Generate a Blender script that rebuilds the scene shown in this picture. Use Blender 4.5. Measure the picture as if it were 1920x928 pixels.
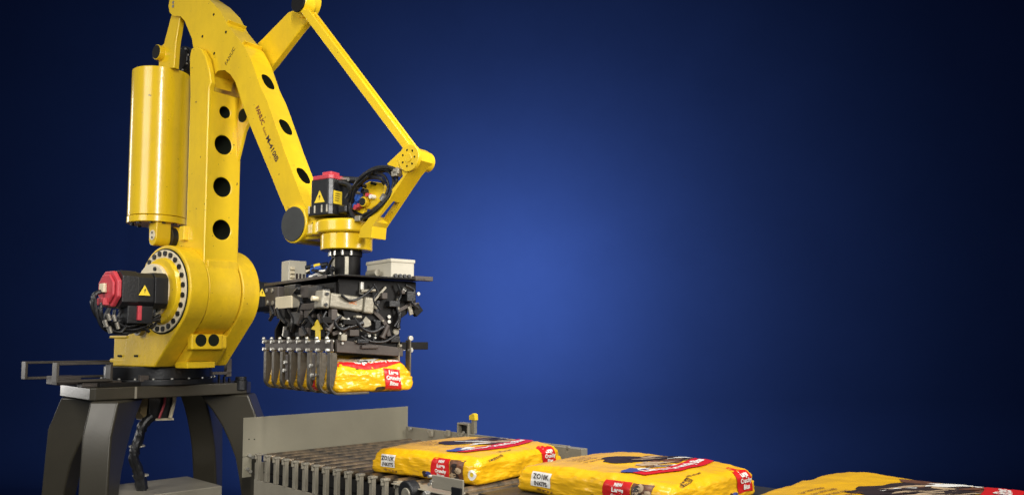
import bpy, bmesh, math, random
from mathutils import Vector, Matrix, noise
from mathutils.bvhtree import BVHTree
random.seed(7)
PI = math.pi
scene = bpy.context.scene
C = scene.collection
for o in list(bpy.data.objects): bpy.data.objects.remove(o)

# ------------------------------------------------------------------ camera
F_PX, CX, CY = 1520.0, 960.0, 528.0
TILT = math.atan(0.074)
CAM = Vector((0, 0, 1.6))
cam_d = bpy.data.cameras.new('camera'); cam = bpy.data.objects.new('camera', cam_d); C.objects.link(cam)
cam.location = CAM; cam.rotation_euler = (PI/2 + TILT, 0, 0)
cam_d.sensor_width = 36; cam_d.lens = F_PX/1920*36
cam_d.shift_y = 64/1920.0
cam_d.clip_start = .05; cam_d.clip_end = 100
scene.camera = cam
FW = Vector((0, math.cos(TILT), math.sin(TILT))); UP = Vector((0, -math.sin(TILT), math.cos(TILT))); RT = Vector((1, 0, 0))
def ray(px, py): return FW + RT*((px-CX)/F_PX) + UP*((CY-py)/F_PX)

# ------------------------------------------------------------------ world, lamps, exposure
w = bpy.data.worlds.new('World'); scene.world = w; w.use_nodes = True
w.node_tree.nodes['Background'].inputs[0].default_value = (.75, .85, 1, 1)
w.node_tree.nodes['Background'].inputs[1].default_value = .16
def area(name, loc, target, sx, sy, power, col=(1, 1, 1), spread=120):
    l = bpy.data.lights.new(name, 'AREA'); l.shape = 'RECTANGLE'; l.size = sx; l.size_y = sy; l.energy = power; l.color = col; l.spread = math.radians(spread)
    o = bpy.data.objects.new(name, l); C.objects.link(o); o.location = loc
    o.rotation_euler = (Vector(target)-Vector(loc)).to_track_quat('-Z', 'Y').to_euler()
    return o
area('softbox_left', (-4.6, 1.2, 3.7), (-1.9, 5.0, 2.0), 2.4, 2.6, 46, (1, .97, .92), 110)
area('strip_front', (.05, -.1, 3.7), (-1.6, 4.6, 2.4), .12, 2.8, 66, (1, .97, .92), 100)
area('softbox_right', (3.4, 2.2, 3.6), (-1.0, 4.4, 1.7), 1.2, 2.4, 58, (1, .96, .9), 100)
area('softbox_top', (0.2, 3.2, 5.2), (0.0, 3.9, .9), 1.8, 1.8, 46, (1, .97, .92), 100)
area('rim_left', (-5.4, 6.6, 2.6), (-2.2, 5.2, 2.6), .35, 3.0, 12, (1, .97, .92), 90)
sp = bpy.data.lights.new('backdrop_spot', 'SPOT'); sp.energy = 1330; sp.spot_size = math.radians(172); sp.spot_blend = .45; sp.shadow_soft_size = 0; sp.color = (1, 1, 1)  # unseen lamp added in mid-air to make the backdrop's round glow
spo = bpy.data.objects.new('backdrop_spot', sp); C.objects.link(spo); spo.location = (.05, 7.6, 2.25); spo.rotation_euler = (PI/2, 0, 0)
scene.view_settings.view_transform = 'Standard'; scene.view_settings.look = 'None'
scene.view_settings.exposure = 0; scene.view_settings.gamma = 1
scene.render.resolution_x = 1024; scene.render.resolution_y = 494

# ------------------------------------------------------------------ materials
def mat(name, col, rough=.5, metal=0, var=.0, vscale=6, bump=0, bscale=60, spec=.5, coat=0, streak=None, wear=None):
    m = bpy.data.materials.new(name); m.use_nodes = True; nt = m.node_tree; N = nt.nodes; L = nt.links
    b = N['Principled BSDF']; b.inputs['Base Color'].default_value = (*col, 1); b.inputs['Roughness'].default_value = rough
    b.inputs['Metallic'].default_value = metal; b.inputs['Specular IOR Level'].default_value = spec; b.inputs['Coat Weight'].default_value = coat
    b.inputs['Coat Roughness'].default_value = .12
    tc = N.new('ShaderNodeTexCoord')
    if var:
        n = N.new('ShaderNodeTexNoise'); n.inputs['Scale'].default_value = vscale; n.inputs['Detail'].default_value = 6; n.inputs['Roughness'].default_value = .65
        if streak:
            mp = N.new('ShaderNodeMapping'); mp.inputs['Scale'].default_value = streak; L.new(tc.outputs['Object'], mp.inputs[0]); L.new(mp.outputs[0], n.inputs['Vector'])
        else: L.new(tc.outputs['Object'], n.inputs['Vector'])
        r = N.new('ShaderNodeMapRange'); r.inputs[1].default_value = .3; r.inputs[2].default_value = .7; r.inputs[3].default_value = 0; r.inputs[4].default_value = 1
        L.new(n.outputs[0], r.inputs[0])
        mx = N.new('ShaderNodeMix'); mx.data_type = 'RGBA'; L.new(r.outputs[0], mx.inputs[0])
        wc = wear if wear else tuple(c*(1-var) for c in col)
        mx.inputs[6].default_value = (*[min(1, c*(1+var*.4)) for c in col], 1); mx.inputs[7].default_value = (*wc, 1)
        L.new(mx.outputs[2], b.inputs['Base Color'])
        r2 = N.new('ShaderNodeMapRange'); r2.inputs[3].default_value = max(0, rough-.07); r2.inputs[4].default_value = min(1, rough+.1)
        L.new(n.outputs[0], r2.inputs[0]); L.new(r2.outputs[0], b.inputs['Roughness'])
    if bump:
        n2 = N.new('ShaderNodeTexNoise'); n2.inputs['Scale'].default_value = bscale; n2.inputs['Detail'].default_value = 4
        L.new(tc.outputs['Object'], n2.inputs['Vector'])
        bp = N.new('ShaderNodeBump'); bp.inputs['Strength'].default_value = bump; bp.inputs['Distance'].default_value = .01
        L.new(n2.outputs[0], bp.inputs['Height']); L.new(bp.outputs[0], b.inputs['Normal'])
    return m
def weather(m, dirt=(.30, .17, .03), amount=.35, chips=True, scale=2.2):
    """handling dirt, faint runs and small chips laid over a paint"""
    nt = m.node_tree; N = nt.nodes; L = nt.links; b = N['Principled BSDF']; src = b.inputs['Base Color'].links[0].from_socket
    tc = N.new('ShaderNodeTexCoord')
    n = N.new('ShaderNodeTexNoise'); n.inputs['Scale'].default_value = scale; n.inputs['Detail'].default_value = 9; n.inputs['Roughness'].default_value = .72
    mp = N.new('ShaderNodeMapping'); mp.inputs['Scale'].default_value = (1.6, 1.6, .7); L.new(tc.outputs['Object'], mp.inputs[0]); L.new(mp.outputs[0], n.inputs['Vector'])
    r = N.new('ShaderNodeMapRange'); r.inputs[1].default_value = .50; r.inputs[2].default_value = .78; r.inputs[4].default_value = amount; L.new(n.outputs[0], r.inputs[0])
    mx = N.new('ShaderNodeMix'); mx.data_type = 'RGBA'; L.new(r.outputs[0], mx.inputs[0]); L.new(src, mx.inputs[6]); mx.inputs[7].default_value = (*dirt, 1); out = mx.outputs[2]
    if chips:
        v = N.new('ShaderNodeTexNoise'); v.inputs['Scale'].default_value = 38; v.inputs['Detail'].default_value = 3; L.new(tc.outputs['Object'], v.inputs['Vector'])
        r2 = N.new('ShaderNodeMapRange'); r2.inputs[1].default_value = .715; r2.inputs[2].default_value = .735; r2.inputs[4].default_value = .8; L.new(v.outputs[0], r2.inputs[0])
        m2 = N.new('ShaderNodeMix'); m2.data_type = 'RGBA'; L.new(r2.outputs[0], m2.inputs[0]); L.new(out, m2.inputs[6]); m2.inputs[7].default_value = (.10, .06, .02, 1); out = m2.outputs[2]
    L.new(out, b.inputs['Base Color']); return m
YEL = weather(mat('yellow_paint', (.79, .52, .013), .20, 0, .10, 3.5, .07, 60, .45, .3), amount=.30)
YEL_CAST = weather(mat('yellow_paint_on_casting', (.79, .515, .014), .32, 0, .16, 5, .16, 85, .4, .12), amount=.42)
CAVITY = mat('casting_hole_shade', (.014, .017, .010), .8, 0, .3, 8, 0, 60, .12)  # raw casting colour, darkened to stand in for shade inside holes and recesses
BLK = mat('black_enamel', (.012, .012, .013), .32, 0, .3, 9, .1, 60, .5)
BLK_M = mat('black_steel', (.007, .006, .0055), .5, 0, .4, 9, .1, 40, .22)
RUB = mat('black_rubber', (.010, .010, .011), .42, 0, .2, 20, .2, 90)
RED = mat('red_plastic', (.52, .045, .06), .4, 0, .2, 12, .1, 80)
GREY = mat('dark_grey_paint', (.048, .042, .029), .30, .1, .2, 3, .03, 50, .5)
GREYL = mat('conveyor_grey_paint', (.31, .28, .215), .40, .1, .18, 4, .1, 50)
PLATE = mat('guard_plate_grey', (.30, .275, .20), .5, .05, .12, 2.5, .05, 50)
STEEL = mat('bright_steel', (.62, .58, .50), .3, .85, .2, 12)
ZINC = mat('zinc_bolt', (.58, .56, .50), .35, .7)
WORN = mat('worn_roller_steel', (.33, .235, .14), .34, .7, .75, 5, .1, 50, .5, 0, (1, 3, 1), (.07, .07, .062))
CREAM = mat('cream_metal', (.72, .62, .42), .45, 0, .15, 6)
BEIGE = mat('beige_enclosure', (.52, .48, .38), .5, 0, .12, 8)
BRUSH = mat('cast_aluminium', (.34, .31, .24), .42, .35, .3, 14, .2, 60)
FING = mat('worn_finger_steel', (.14, .12, .09), .4, .55, .5, 9, .15, 50, .5, 0, (1, 1, .35))
BAR = mat('brown_grey_bar', (.085, .07, .06), .5, .3, .3, 8, .1, 50)
BAG = mat('yellow_bag_film', (.88, .48, .008), .27, 0, .14, 9, .35, 15, .5, .2)
PRED = mat('red_print', (.62, .012, .012), .35, 0, .1, 30, .2, 40)
PWHT = mat('white_print', (.80, .78, .72), .4)
PDRK = mat('dark_print', (.035, .022, .02), .4, 0, .5, 25)
PBRN = mat('brown_print', (.17, .07, .035), .4, 0, .6, 40)
PTAN = mat('tan_print', (.50, .36, .22), .4, 0, .4, 30)
PBLU = mat('blue_print', (.06, .08, .30), .4, 0, .4, 30)
BELT = mat('dark_belt', (.035, .034, .032), .38, 0, .35, 8, .1, 80)
TXT = mat('dark_red_lettering', (.16, .015, .008), .5)
TXD = mat('dark_lettering', (.05, .02, .01), .5)
WARN = mat('warning_yellow', (.85, .60, .03), .4)
BLUEP = mat('blue_plastic', (.03, .10, .40), .35)
BACK = mat('blue_backdrop', (.0057, .0127, .0528), .95, 0, .06, 1.2, 0, 60, 0)
FLOORM = mat('dark_studio_floor', (.010, .010, .014), .6, 0, .3, 3, .1, 30)

# ------------------------------------------------------------------ helpers
class Frame:
    def __init__(s, X, Y, Z, yaw):
        s.o = Vector((X, Y, Z)); s.yaw = yaw
        s.m = Matrix.Translation(s.o) @ Matrix.Rotation(yaw, 4, 'Z'); s.i = s.m.inverted()
    def un(s, px, py, axis, c):
        """point of the pixel ray on the frame's plane axis = c, in the frame's own coordinates"""
        o = s.i @ CAM; d = s.i.to_3x3() @ ray(px, py); k = 'xyz'.index(axis)
        return o + d*((c-o[k])/d[k])
    def side(s, pts, y): return [s.un(a, b, 'y', y) for a, b in pts]
    def front(s, pts, x): return [s.un(a, b, 'x', x) for a, b in pts]
def thing(name, fr, label, cat, group=None):
    e = bpy.data.objects.new(name, None); C.objects.link(e); e.empty_display_size = .1
    e.matrix_world = fr.m; e['label'] = label; e['category'] = cat
    if group: e['group'] = group
    return e
def finish(bm, name, m, parent=None, bevel=0, smooth=35, kind=None, label=None, mats=None):
    bmesh.ops.recalc_face_normals(bm, faces=bm.faces)
    me = bpy.data.meshes.new(name); bm.to_mesh(me); bm.free()
    for mm in (mats or [m]): me.materials.append(mm)
    for p in me.polygons: p.use_smooth = True
    me.set_sharp_from_angle(angle=math.radians(smooth))
    o = bpy.data.objects.new(name, me); C.objects.link(o)
    if parent: o.parent = parent
    if bevel: add_bevel(o, bevel)
    if kind: o['kind'] = kind
    if label: o['label'] = label
    return o
def add_bevel(o, wd, seg=2):
    b = o.modifiers.new('bevel', 'BEVEL'); b.width = wd; b.segments = seg; b.limit_method = 'ANGLE'; b.angle_limit = math.radians(38); b.harden_normals = True
def NB(): return bmesh.new()
def box(bm, x0, x1, y0, y1, z0, z1, M=None):
    r = bmesh.ops.create_cube(bm, size=1); 
    T = Matrix.Translation(((x0+x1)/2, (y0+y1)/2, (z0+z1)/2)) @ Matrix.Diagonal((abs(x1-x0), abs(y1-y0), abs(z1-z0), 1))
    if M: T = M @ T
    bmesh.ops.transform(bm, matrix=T, verts=r['verts'])
def cyl(bm, p0, p1, r, r2=None, seg=40, caps=True):
    p0 = Vector(p0); p1 = Vector(p1); d = p1-p0
    q = d.to_track_quat('Z', 'Y').to_matrix().to_4x4()
    bmesh.ops.create_cone(bm, cap_ends=caps, segments=seg, radius1=r, radius2=r if r2 is None else r2, depth=d.length, matrix=Matrix.Translation((p0+p1)/2) @ q)
def prism(bm, pts, vec):
    a = [bm.verts.new(p) for p in pts]; b = [bm.verts.new(Vector(p)+Vector(vec)) for p in pts]
    bm.faces.new(a); bm.faces.new(list(reversed(b))); n = len(a)
    for i in range(n): bm.faces.new((a[i], b[i], b[(i+1) % n], a[(i+1) % n]))
def smooth_path(pts, n=6):
    P = [Vector(p) for p in pts]; P = [P[0]*2-P[1]]+P+[P[-1]*2-P[-2]]; out = []
    for i in range(1, len(P)-2):
        for k in range(n):
            t = k/n; a, b, c, d = P[i-1:i+3]
            out.append(.5*((2*b)+(c-a)*t+(2*a-5*b+4*c-d)*t*t+(3*b-a-3*c+d)*t**3))
    out.append(P[-2]); return out
def tube(bm, pts, r, seg=8, n=6, rough=0):
    P = smooth_path(pts, n) if len(pts) > 2 else [Vector(p) for p in pts]
    rings = []; up = Vector((.13, .2, 1)).normalized()
    for i, p in enumerate(P):
        t = (P[min(i+1, len(P)-1)]-P[max(i-1, 0)]).normalized(); s = t.cross(up)
        if s.length < .05: s = t.cross(Vector((1, 0, 0)))
        s.normalize(); u = s.cross(t); rr = r*(1+rough*random.uniform(-1, 1))
        rings.append([bm.verts.new(p+(s*math.cos(2*PI*k/seg)+u*math.sin(2*PI*k/seg))*rr) for k in range(seg)])
    for a, b in zip(rings, rings[1:]):
        for k in range(seg): bm.faces.new((a[k], a[(k+1) % seg], b[(k+1) % seg], b[k]))
    bm.faces.new(rings[0]); bm.faces.new(list(reversed(rings[-1])))
def cut(o, cbm, cmat):
    bmesh.ops.recalc_face_normals(cbm, faces=cbm.faces)
    me = bpy.data.meshes.new('cutter'); cbm.to_mesh(me); cbm.free(); me.materials.append(cmat)
    c = bpy.data.objects.new('cutter', me); C.objects.link(c); c.matrix_world = o.parent.matrix_world if o.parent else Matrix()
    bpy.context.view_layer.update()
    md = o.modifiers.new('cut', 'BOOLEAN'); md.object = c; md.solver = 'EXACT'; md.operation = 'DIFFERENCE'; md.material_mode = 'TRANSFER'
    while o.modifiers[0] != md: o.modifiers.move(len(o.modifiers)-1, 0)
    rest = [m for m in o.modifiers if m != md]
    for m in rest: m.show_viewport = False; 
    bpy.context.view_layer.update()
    ev = o.evaluated_get(bpy.context.evaluated_depsgraph_get()); nm = bpy.data.meshes.new_from_object(ev)
    old = o.data; nmn = old.name; o.modifiers.remove(md); o.data = nm
    for m in rest: m.show_viewport = True
    bpy.data.objects.remove(c)
    for p in nm.polygons: p.use_smooth = True
    nm.set_sharp_from_angle(angle=math.radians(35))
def text_mesh(s, size, bold=0.0, align='LEFT'):
    """list of (x, y) verts and faces of a line of lettering"""
    cu = bpy.data.curves.new('t', 'FONT'); cu.body = s; cu.size = size; cu.offset = bold; cu.align_x = align; cu.resolution_u = 2
    o = bpy.data.objects.new('t', cu); C.objects.link(o); bpy.context.view_layer.update()
    me = bpy.data.meshes.new_from_object(o.evaluated_get(bpy.context.evaluated_depsgraph_get()))
    vs = [v.co.copy() for v in me.vertices]; fs = [tuple(p.vertices) for p in me.polygons]
    bpy.data.objects.remove(o); bpy.data.curves.remove(cu); bpy.data.meshes.remove(me)
    return vs, fs
def text_on(bm, s, size, org, ux, uy, bold=0, align='LEFT', sx=1):
    vs, fs = text_mesh(s, size, bold, align); org = Vector(org); ux = Vector(ux).normalized(); uy = Vector(uy).normalized()
    V = [bm.verts.new(org+ux*v.x*sx+uy*v.y) for v in vs]
    for f in fs:
        try: bm.faces.new([V[i] for i in f])
        except ValueError: pass
def warn_sign(name, o3, ux, uy, h, parent, nrm):
    """yellow warning triangle with a dark bolt mark, on a plane through o3"""
    o3 = Vector(o3); ux = Vector(ux).normalized(); uy = Vector(uy).normalized(); nrm = Vector(nrm)
    bm = NB(); a = h*.58
    prism(bm, [o3-ux*a-uy*h*.5, o3+ux*a-uy*h*.5, o3+uy*h*.5], nrm*.002)
    s = finish(bm, name, WARN, parent)
    bm = NB(); q = h*.22
    prism(bm, [o3+nrm*.0025+ux*q*.3+uy*q*.7, o3+nrm*.0025-ux*q*.45-uy*q*.2, o3+nrm*.0025+ux*.1*q-uy*q*.15, o3+nrm*.0025-ux*q*.1-uy*q*1.5, o3+nrm*.0025+ux*q*.5-uy*q*.0], nrm*.001)
    m = finish(bm, 'bolt_mark', TXD); m.parent = s
    return s

# ================================================================== SETTING
bm = NB(); prof = [(-9.0, .0), (7.4, .0)]                                   # floor
v = [bm.verts.new(p) for p in ((-14, -3, 0), (14, -3, 0), (14, 8.6, 0), (-14, 8.6, 0))]; bm.faces.new(v)
finish(bm, 'floor', FLOORM, kind='structure')
bm = NB(); P = [(8.55, .004)]+[(8.9+.9*math.sin(a), .904-.9*math.cos(a)) for a in [PI/2*k/12 for k in range(13)]]+[(9.8, 7.5)]
prev = None
for y, z in P:
    cur = (bm.verts.new((-14, y, z)), bm.verts.new((14, y, z)))
    if prev: bm.faces.new((prev[0], prev[1], cur[1], cur[0]))
    prev = cur
finish(bm, 'backdrop', BACK, kind='structure')

# ================================================================== PEDESTAL
JX, JY = -2.25, 5.2
P = Frame(JX, JY, 0, math.radians(-45)); ZT = 1.338
ped = thing('pedestal', P, 'dark grey steel pedestal with four arched legs under the yellow robot', 'pedestal')
hx, hy = .31, .50
bm = NB(); c = .06
prism(bm, [(-hx+c, -hy, ZT-.072), (hx-.02, -hy, ZT-.072), (hx, -hy+.02, ZT-.072), (hx, hy-c, ZT-.072), (hx-c, hy, ZT-.072), (-hx+c, hy, ZT-.072), (-hx, hy-c, ZT-.072), (-hx, -hy+c, ZT-.072)], (0, 0, .072))
finish(bm, 'top_frame', GREY, ped, .006)
bm = NB(); box(bm, hx, hx+.004, -.262, -.25, ZT-.07, ZT-.002); finish(bm, 'weld_seam', GREYL, ped)
outer = [(.03, ZT-.075), (.105, 1.07), (.13, .66), (.13, .02)]
inner = [(.0, .02), (-.0, .62), (-.02, .74), (-.045, .86), (-.085, .96), (-.14, 1.07), (-.20, 1.16), (-.29, ZT-.075)]
Rot45 = Matrix.Rotation(math.radians(45), 3, 'Z')
for (cx, cy, wx) in ((hx, -hy, (0, -1)), (-hx, -hy, (-1, 0)), (hx, hy, (1, 0)), (-hx, hy, (0, 1))):
    # leg points outwards along world direction wx ; convert to frame
    d = P.i.to_3x3() @ Vector((wx[0], wx[1], 0)); n = Vector((-d.y, d.x, 0)); hw = .082
    xs = P.i.to_3x3() @ Vector(({(0, -1): .075, (-1, 0): .07, (1, 0): -.02, (0, 1): -.03}[wx], 0, 0)); o0 = Vector((cx, cy, 0)) + xs - d*.03
    bm = NB(); prism(bm, [o0-n*hw+d*r+Vector((0, 0, z)) for r, z in outer+inner], n*2*hw)
    leg = finish(bm, 'leg', GREY, ped, .014)
    bm = NB(); prism(bm, [o0+n*a+d*b+Vector((0, 0, 0)) for a, b in ((-.15, -.06), (.15, -.06), (.15, .2), (-.15, .2))], (0, 0, .02)); f = finish(bm, 'foot_plate', GREY, leg, .003)
bm = NB(); box(bm, -.27, .25, -.36, .32, .45, .687); finish(bm, 'lower_box', GREYL, ped, .006)
for i, y in enumerate((-.1, .12)):
    bm = NB(); cyl(bm, (.25, y, .58), (.262, y, .58), .008, seg=10); finish(bm, 'bolt', BLK, ped)
# flat-bar loops on the left
def loop(name, x, y0, y1, z0, z1, wd, th, parent, m=None):
    bm = NB()
    box(bm, x-wd/2, x+wd/2, y0, y0+th, z0, z1); box(bm, x-wd/2, x+wd/2, y1-th, y1, z0, z1)
    box(bm, x-wd/2, x+wd/2, y0+th, y1-th, z1-th, z1); box(bm, x-wd/2, x+wd/2, y0+th, y1-th, z0, z0+th)
    return finish(bm, name, LOOPM, parent, .003)
LOOPM = mat('brown_grey_flat_bar', (.075, .064, .052), .5, .2, .3, 8, .1, 50, .3)
loop('bar_loop', .19, -.66, -.36, 1.37, 1.482, .085, .014, ped)
loop('bar_loop', -.27, -.70, -.20, 1.375, 1.482, .085, .014, ped)
bm = NB(); box(bm, .13, .21, -.52, -.3, 1.338, 1.37); box(bm, -.1, .1, -.62, -.49, 1.35, 1.40); finish(bm, 'bar_bracket', BAR, ped, .004)
bm = NB(); box(bm, .22, .27, -.44, .0, 1.338, 1.362); box(bm, .05, .12, -.5, -.25, 1.338, 1.358); finish(bm, 'slide_rail', BLK_M, ped, .003)
bm = NB(); box(bm, .24, .28, -.22, -.17, 1.362, 1.40); finish(bm, 'clip', BAR, ped, .003)
bm = NB(); p = P.un(432, 690, 'x', .12); box(bm, .1, .14, p.y-.035, p.y, 1.37, P.un(432, 672, 'x', .12).z); box(bm, .1, .14, .28, p.y, 1.385, 1.405)
finish(bm, 'stop_bracket', BAR, ped, .003)
bm = NB(); p = P.un(465, 729, 'x', hx+.02); cyl(bm, (hx-.02, p.y-.03, 1.29), (hx-.02, p.y-.03, 1.352), .042); cyl(bm, (hx-.02, p.y-.03, 1.352), (hx-.02, p.y-.03, 1.375), .035); finish(bm, 'bumper', RUB, ped, .003)
q = hx-.06
for k in range(3): bm = NB(); box(bm, q-.02, q, p.y-.16+.035*k, p.y-.15+.035*k, ZT, ZT+.05-.01*k); finish(bm, 'bracket_fin', BLK_M, ped, .002)

# cables dropping out of the pedestal
cab = thing('cable_duct', P, 'black cable bundle hanging out of a tan guard beneath the pedestal top', 'cables')
bm = NB(); g = lambda px, py: P.un(px, py, 'x', 0.0)
a0, a1, a2, a3 = g(258, 742), g(258, 768), g(274, 788), g(279, 742)
prism(bm, [a0, a1, a2, a3], (-.16, 0, 0)); finish(bm, 'guard_cheek', mat('tan_guard', (.24, .17, .07), .5, 0, .3, 8), cab, .003)
bm = NB(); prism(bm, [g(279, 742), g(279, 784), g(318, 784), g(333, 742)], (-.14, 0, 0)); finish(bm, 'guard_core', BLK, cab, .003)
bm = NB(); prism(bm, [g(274, 785), g(274, 789), g(326, 787), g(326, 783)], (-.16, 0, 0)); finish(bm, 'guard_lip', CREAM, cab, .001)
bm = NB(); tube(bm, [P.un(x, y, 'x', .02) for x, y in ((310, 742), (307, 760), (298, 784))], .008); finish(bm, 'red_cable', RED, cab)
bm = NB(); tube(bm, [P.un(x, y, 'x', .02) for x, y in ((327, 742), (326, 755), (319, 783))], .012); finish(bm, 'cream_cable', CREAM, cab)
for k in range(5):
    bm = NB(); dx = random.uniform(-5, 5); dd = .0+.018*k
    tube(bm, [P.un(x+dx*(.5+.5*math.sin(i+k)), y, 'x', dd) for i, (x, y) in enumerate(((285, 780), (268, 798), (259, 825), (252, 855), (262, 885), (268, 915), (270, 960), (272, 1040)))], .021+.006*(k % 2), 9, 7, .16)
    finish(bm, 'cable', RUB, cab)
for x, y in ((257, 835), (264, 890)):
    bm = NB(); p = P.un(x, y, 'x', .03); cyl(bm, p-Vector((0, 0, .006)), p+Vector((0, 0, .002)), .046, seg=14); finish(bm, 'cable_tie', BEIGE, cab)

# ================================================================== ROBOT
R = Frame(JX, JY, ZT, math.radians(-35.93)); rz = lambda z: z-ZT
rob = thing('palletizing_robot', R, 'tall yellow four-axis palletizing robot arm on a dark pedestal', 'robot')
bm = NB(); cyl(bm, (0, 0, 0.0), (0, 0, .035), .345, seg=64); cyl(bm, (0, 0, .035), (0, 0, .112), .318, seg=64)
tt = finish(bm, 'turntable', BLK, rob, .005)
for k in range(20):
    bm = NB(); a = 2*PI*k/20; cyl(bm, (.331*math.cos(a), .331*math.sin(a), .035), (.331*math.cos(a), .331*math.sin(a), .043), .008, seg=10); finish(bm, 'bolt', ZINC, tt)
J2 = R.un(307, 546, 'y', -.24); jx, jz = J2.x, J2.z
NS = -.24
# near cheek
def circ(cx, cz, y, r, a0, a1, n): return [Vector((cx+r*math.cos(a0+(a1-a0)*k/n), y, cz+r*math.sin(a0+(a1-a0)*k/n))) for k in range(n+1)]
RC = .272
zb = rz(ZT+.112)
bm = NB(); lower_r = R.un(289, 676, 'y', NS)
pts = circ(jx, jz, NS, RC, math.radians(-38), math.radians(205), 40)
left = R.side([(263, 598), (246, 621), (236, 630), (233, 660)], NS)
base_l = R.un(205, 668, 'y', NS)
pts += left + [Vector((left[-1].x, NS, zb+.045)), Vector((base_l.x, NS, zb+.045)), Vector((base_l.x, NS, zb)), Vector((lower_r.x, NS, zb))]
prism(bm, pts, (0, .125, 0)); cheek = finish(bm, 'near_cheek', YEL_CAST, rob, .010)
# far cheek
FS = .11
bm = NB(); pts = circ(jx, jz, FS, RC, math.radians(-38), math.radians(215), 40)
fr_ = R.un(404, 674, 'y', FS)
pts += [Vector((jx-.35, FS, zb)), Vector((R.un(425, 674, 'y', FS+.125).x, FS, zb))]
prism(bm, pts, (0, .125, 0)); finish(bm, 'far_cheek', YEL_CAST, rob, .010)
# floor of the base between cheeks, nose with two ports
bm = NB(); box(bm, base_l.x, lower_r.x+.02, NS+.127, FS-.002, zb, zb+.12); finish(bm, 'base_floor', YEL_CAST, rob, .006)
nz0 = R.un(390, 655, 'y', -.06); 
bm = NB()
nose = [Vector((lower_r.x-.05, -.115, zb+.003)), Vector((R.un(345, 672, 'y', -.115).x, -.115, zb+.003))] + R.side([(364, 652), (364, 628), (345, 618)], -.115) + [Vector((lower_r.x-.05, -.115, jz-.24))]
prism(bm, nose, (0, .223, 0)); ns = finish(bm, 'base_nose', YEL_CAST, rob, .008)
nf = max(p.x for p in nose)
bm = NB(); q0 = R.un(368, 627, 'x', nf+.01); q1 = R.un(418, 655, 'x', nf+.01)
box(bm, nf-.04, nf+.012, q0.y-.03, q1.y, q1.z-.002, q0.z+.004); pb = finish(bm, 'port_block', YEL_CAST, rob, .012)
for px in (377, 401):
    p = R.un(px, 637.5, 'x', nf+.014); bm = NB(); cyl(bm, (nf+.004, p.y, p.z), (nf+.0145, p.y, p.z), .036, seg=28); cyl(bm, (nf+.0145, p.y, p.z), (nf+.016, p.y, p.z), .030, seg=28); finish(bm, 'port', CAVITY, pb)
f0 = R.un(337, 684, 'y', -.13); bm = NB(); box(bm, f0.x-.05, f0.x+.075, -.13, .06, f0.z-.02, f0.z+.018); box(bm, f0.x-.05, f0.x+.06, -.10, .04, f0.z+.018, zb+.01); finish(bm, 'base_foot', YEL, rob, .006)
# left rear flange + post of base
bm = NB(); box(bm, base_l.x-.004, left[-1].x+.1, NS+.01, FS+.1, zb+.002, zb+.047); 
p = R.un(214, 634, 'y', NS+.002); box(bm, p.x, left[-1].x+.02, NS+.002, NS+.10, zb+.03, p.z); p2 = R.un(205, 629, 'y', NS-.004); box(bm, p2.x, left[-1].x+.03, NS-.004, NS+.11, p.z, p2.z)
finish(bm, 'base_flange', YEL_CAST, rob, .005)
for px in (224, 255):
    p = R.un(px, 667, 'y', NS-.002); bm = NB(); box(bm, p.x-.022, p.x+.022, NS-.003, NS+.01, p.z-.006, p.z+.006); finish(bm, 'slot_mark', CAVITY, cheek)
# bearing ring with bolts
bm = NB(); cyl(bm, (jx, NS+.01, jz), (jx, NS-.004, jz), .252, seg=64); finish(bm, 'bearing_recess', CAVITY, rob)
bm = NB(); cyl(bm, (jx, NS, jz), (jx, NS-.012, jz), .243, seg=64); ring = finish(bm, 'bearing_ring', CREAM, rob, .002)
for k in range(24):
    a = 2*PI*(k+.5)/24; bm = NB(); x, z = jx+.222*math.cos(a), jz+.222*math.sin(a)
    cyl(bm, (x, NS-.012, z), (x, NS-.021, z), .0155, seg=12); finish(bm, 'bearing_bolt', BLK, ring)
bm = NB(); cyl(bm, (jx, NS-.01, jz), (jx, NS-.035, jz), .200, .19, seg=64); finish(bm, 'motor_flange', YEL, rob, .003)
bm = NB(); cyl(bm, (jx-.04, NS-.03, jz), (jx-.04, NS-.06, jz), .16, seg=48); mf = finish(bm, 'motor_adapter', CREAM, rob, .004)
for a in (70, 250, 300): 
    bm = NB(); x, z = jx-.04+.135*math.cos(math.radians(a)), jz+.135*math.sin(math.radians(a)); cyl(bm, (x, NS-.06, z), (x, NS-.068, z), .012, seg=12); finish(bm, 'adapter_bolt', BLK, mf)
# column: hub + body
NC, FC = -.12, .115
bm = NB(); cyl(bm, (jx, NC+.008, jz), (jx, FC-.008, jz), .262, seg=64); hub = finish(bm, 'column_hub', YEL_CAST, rob, .008)
bm = NB(); body = R.side([(384.5, 500), (385, 400), (386, 300), (389, 200), (391, 168)], NC); xf = sum(p.x for p in body)/len(body)
ztop = R.un(391, 168, 'y', NC).z; zlow = R.un(385, 500, 'y', NC).z
xb = R.un(352, 300, 'y', NC).x
ck = R.side([(392, 165), (395, 155), (391, 130), (386, 108), (377, 92), (366, 87), (358, 92), (355, 108)], NC)
prism(bm, [Vector((xf, NC, zlow-.02)), Vector((xf, NC, ztop-.01))] + ck + [Vector((xb, NC, R.un(354, 175, 'y', NC).z)), Vector((xb, NC, R.un(352, 425, 'y', NC).z)), Vector((xb-.07, NC, R.un(345, 440, 'y', NC).z)), Vector((xb-.07, NC, zlow-.02))], (0, FC-NC, 0))
col = finish(bm, 'column', YEL, rob, .013)
cb = NB(); box(cb, xb-.2, xf+.2, NC+.040, FC-.030, ztop, ztop+1); cut(col, cb, YEL)
cb = NB()
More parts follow.
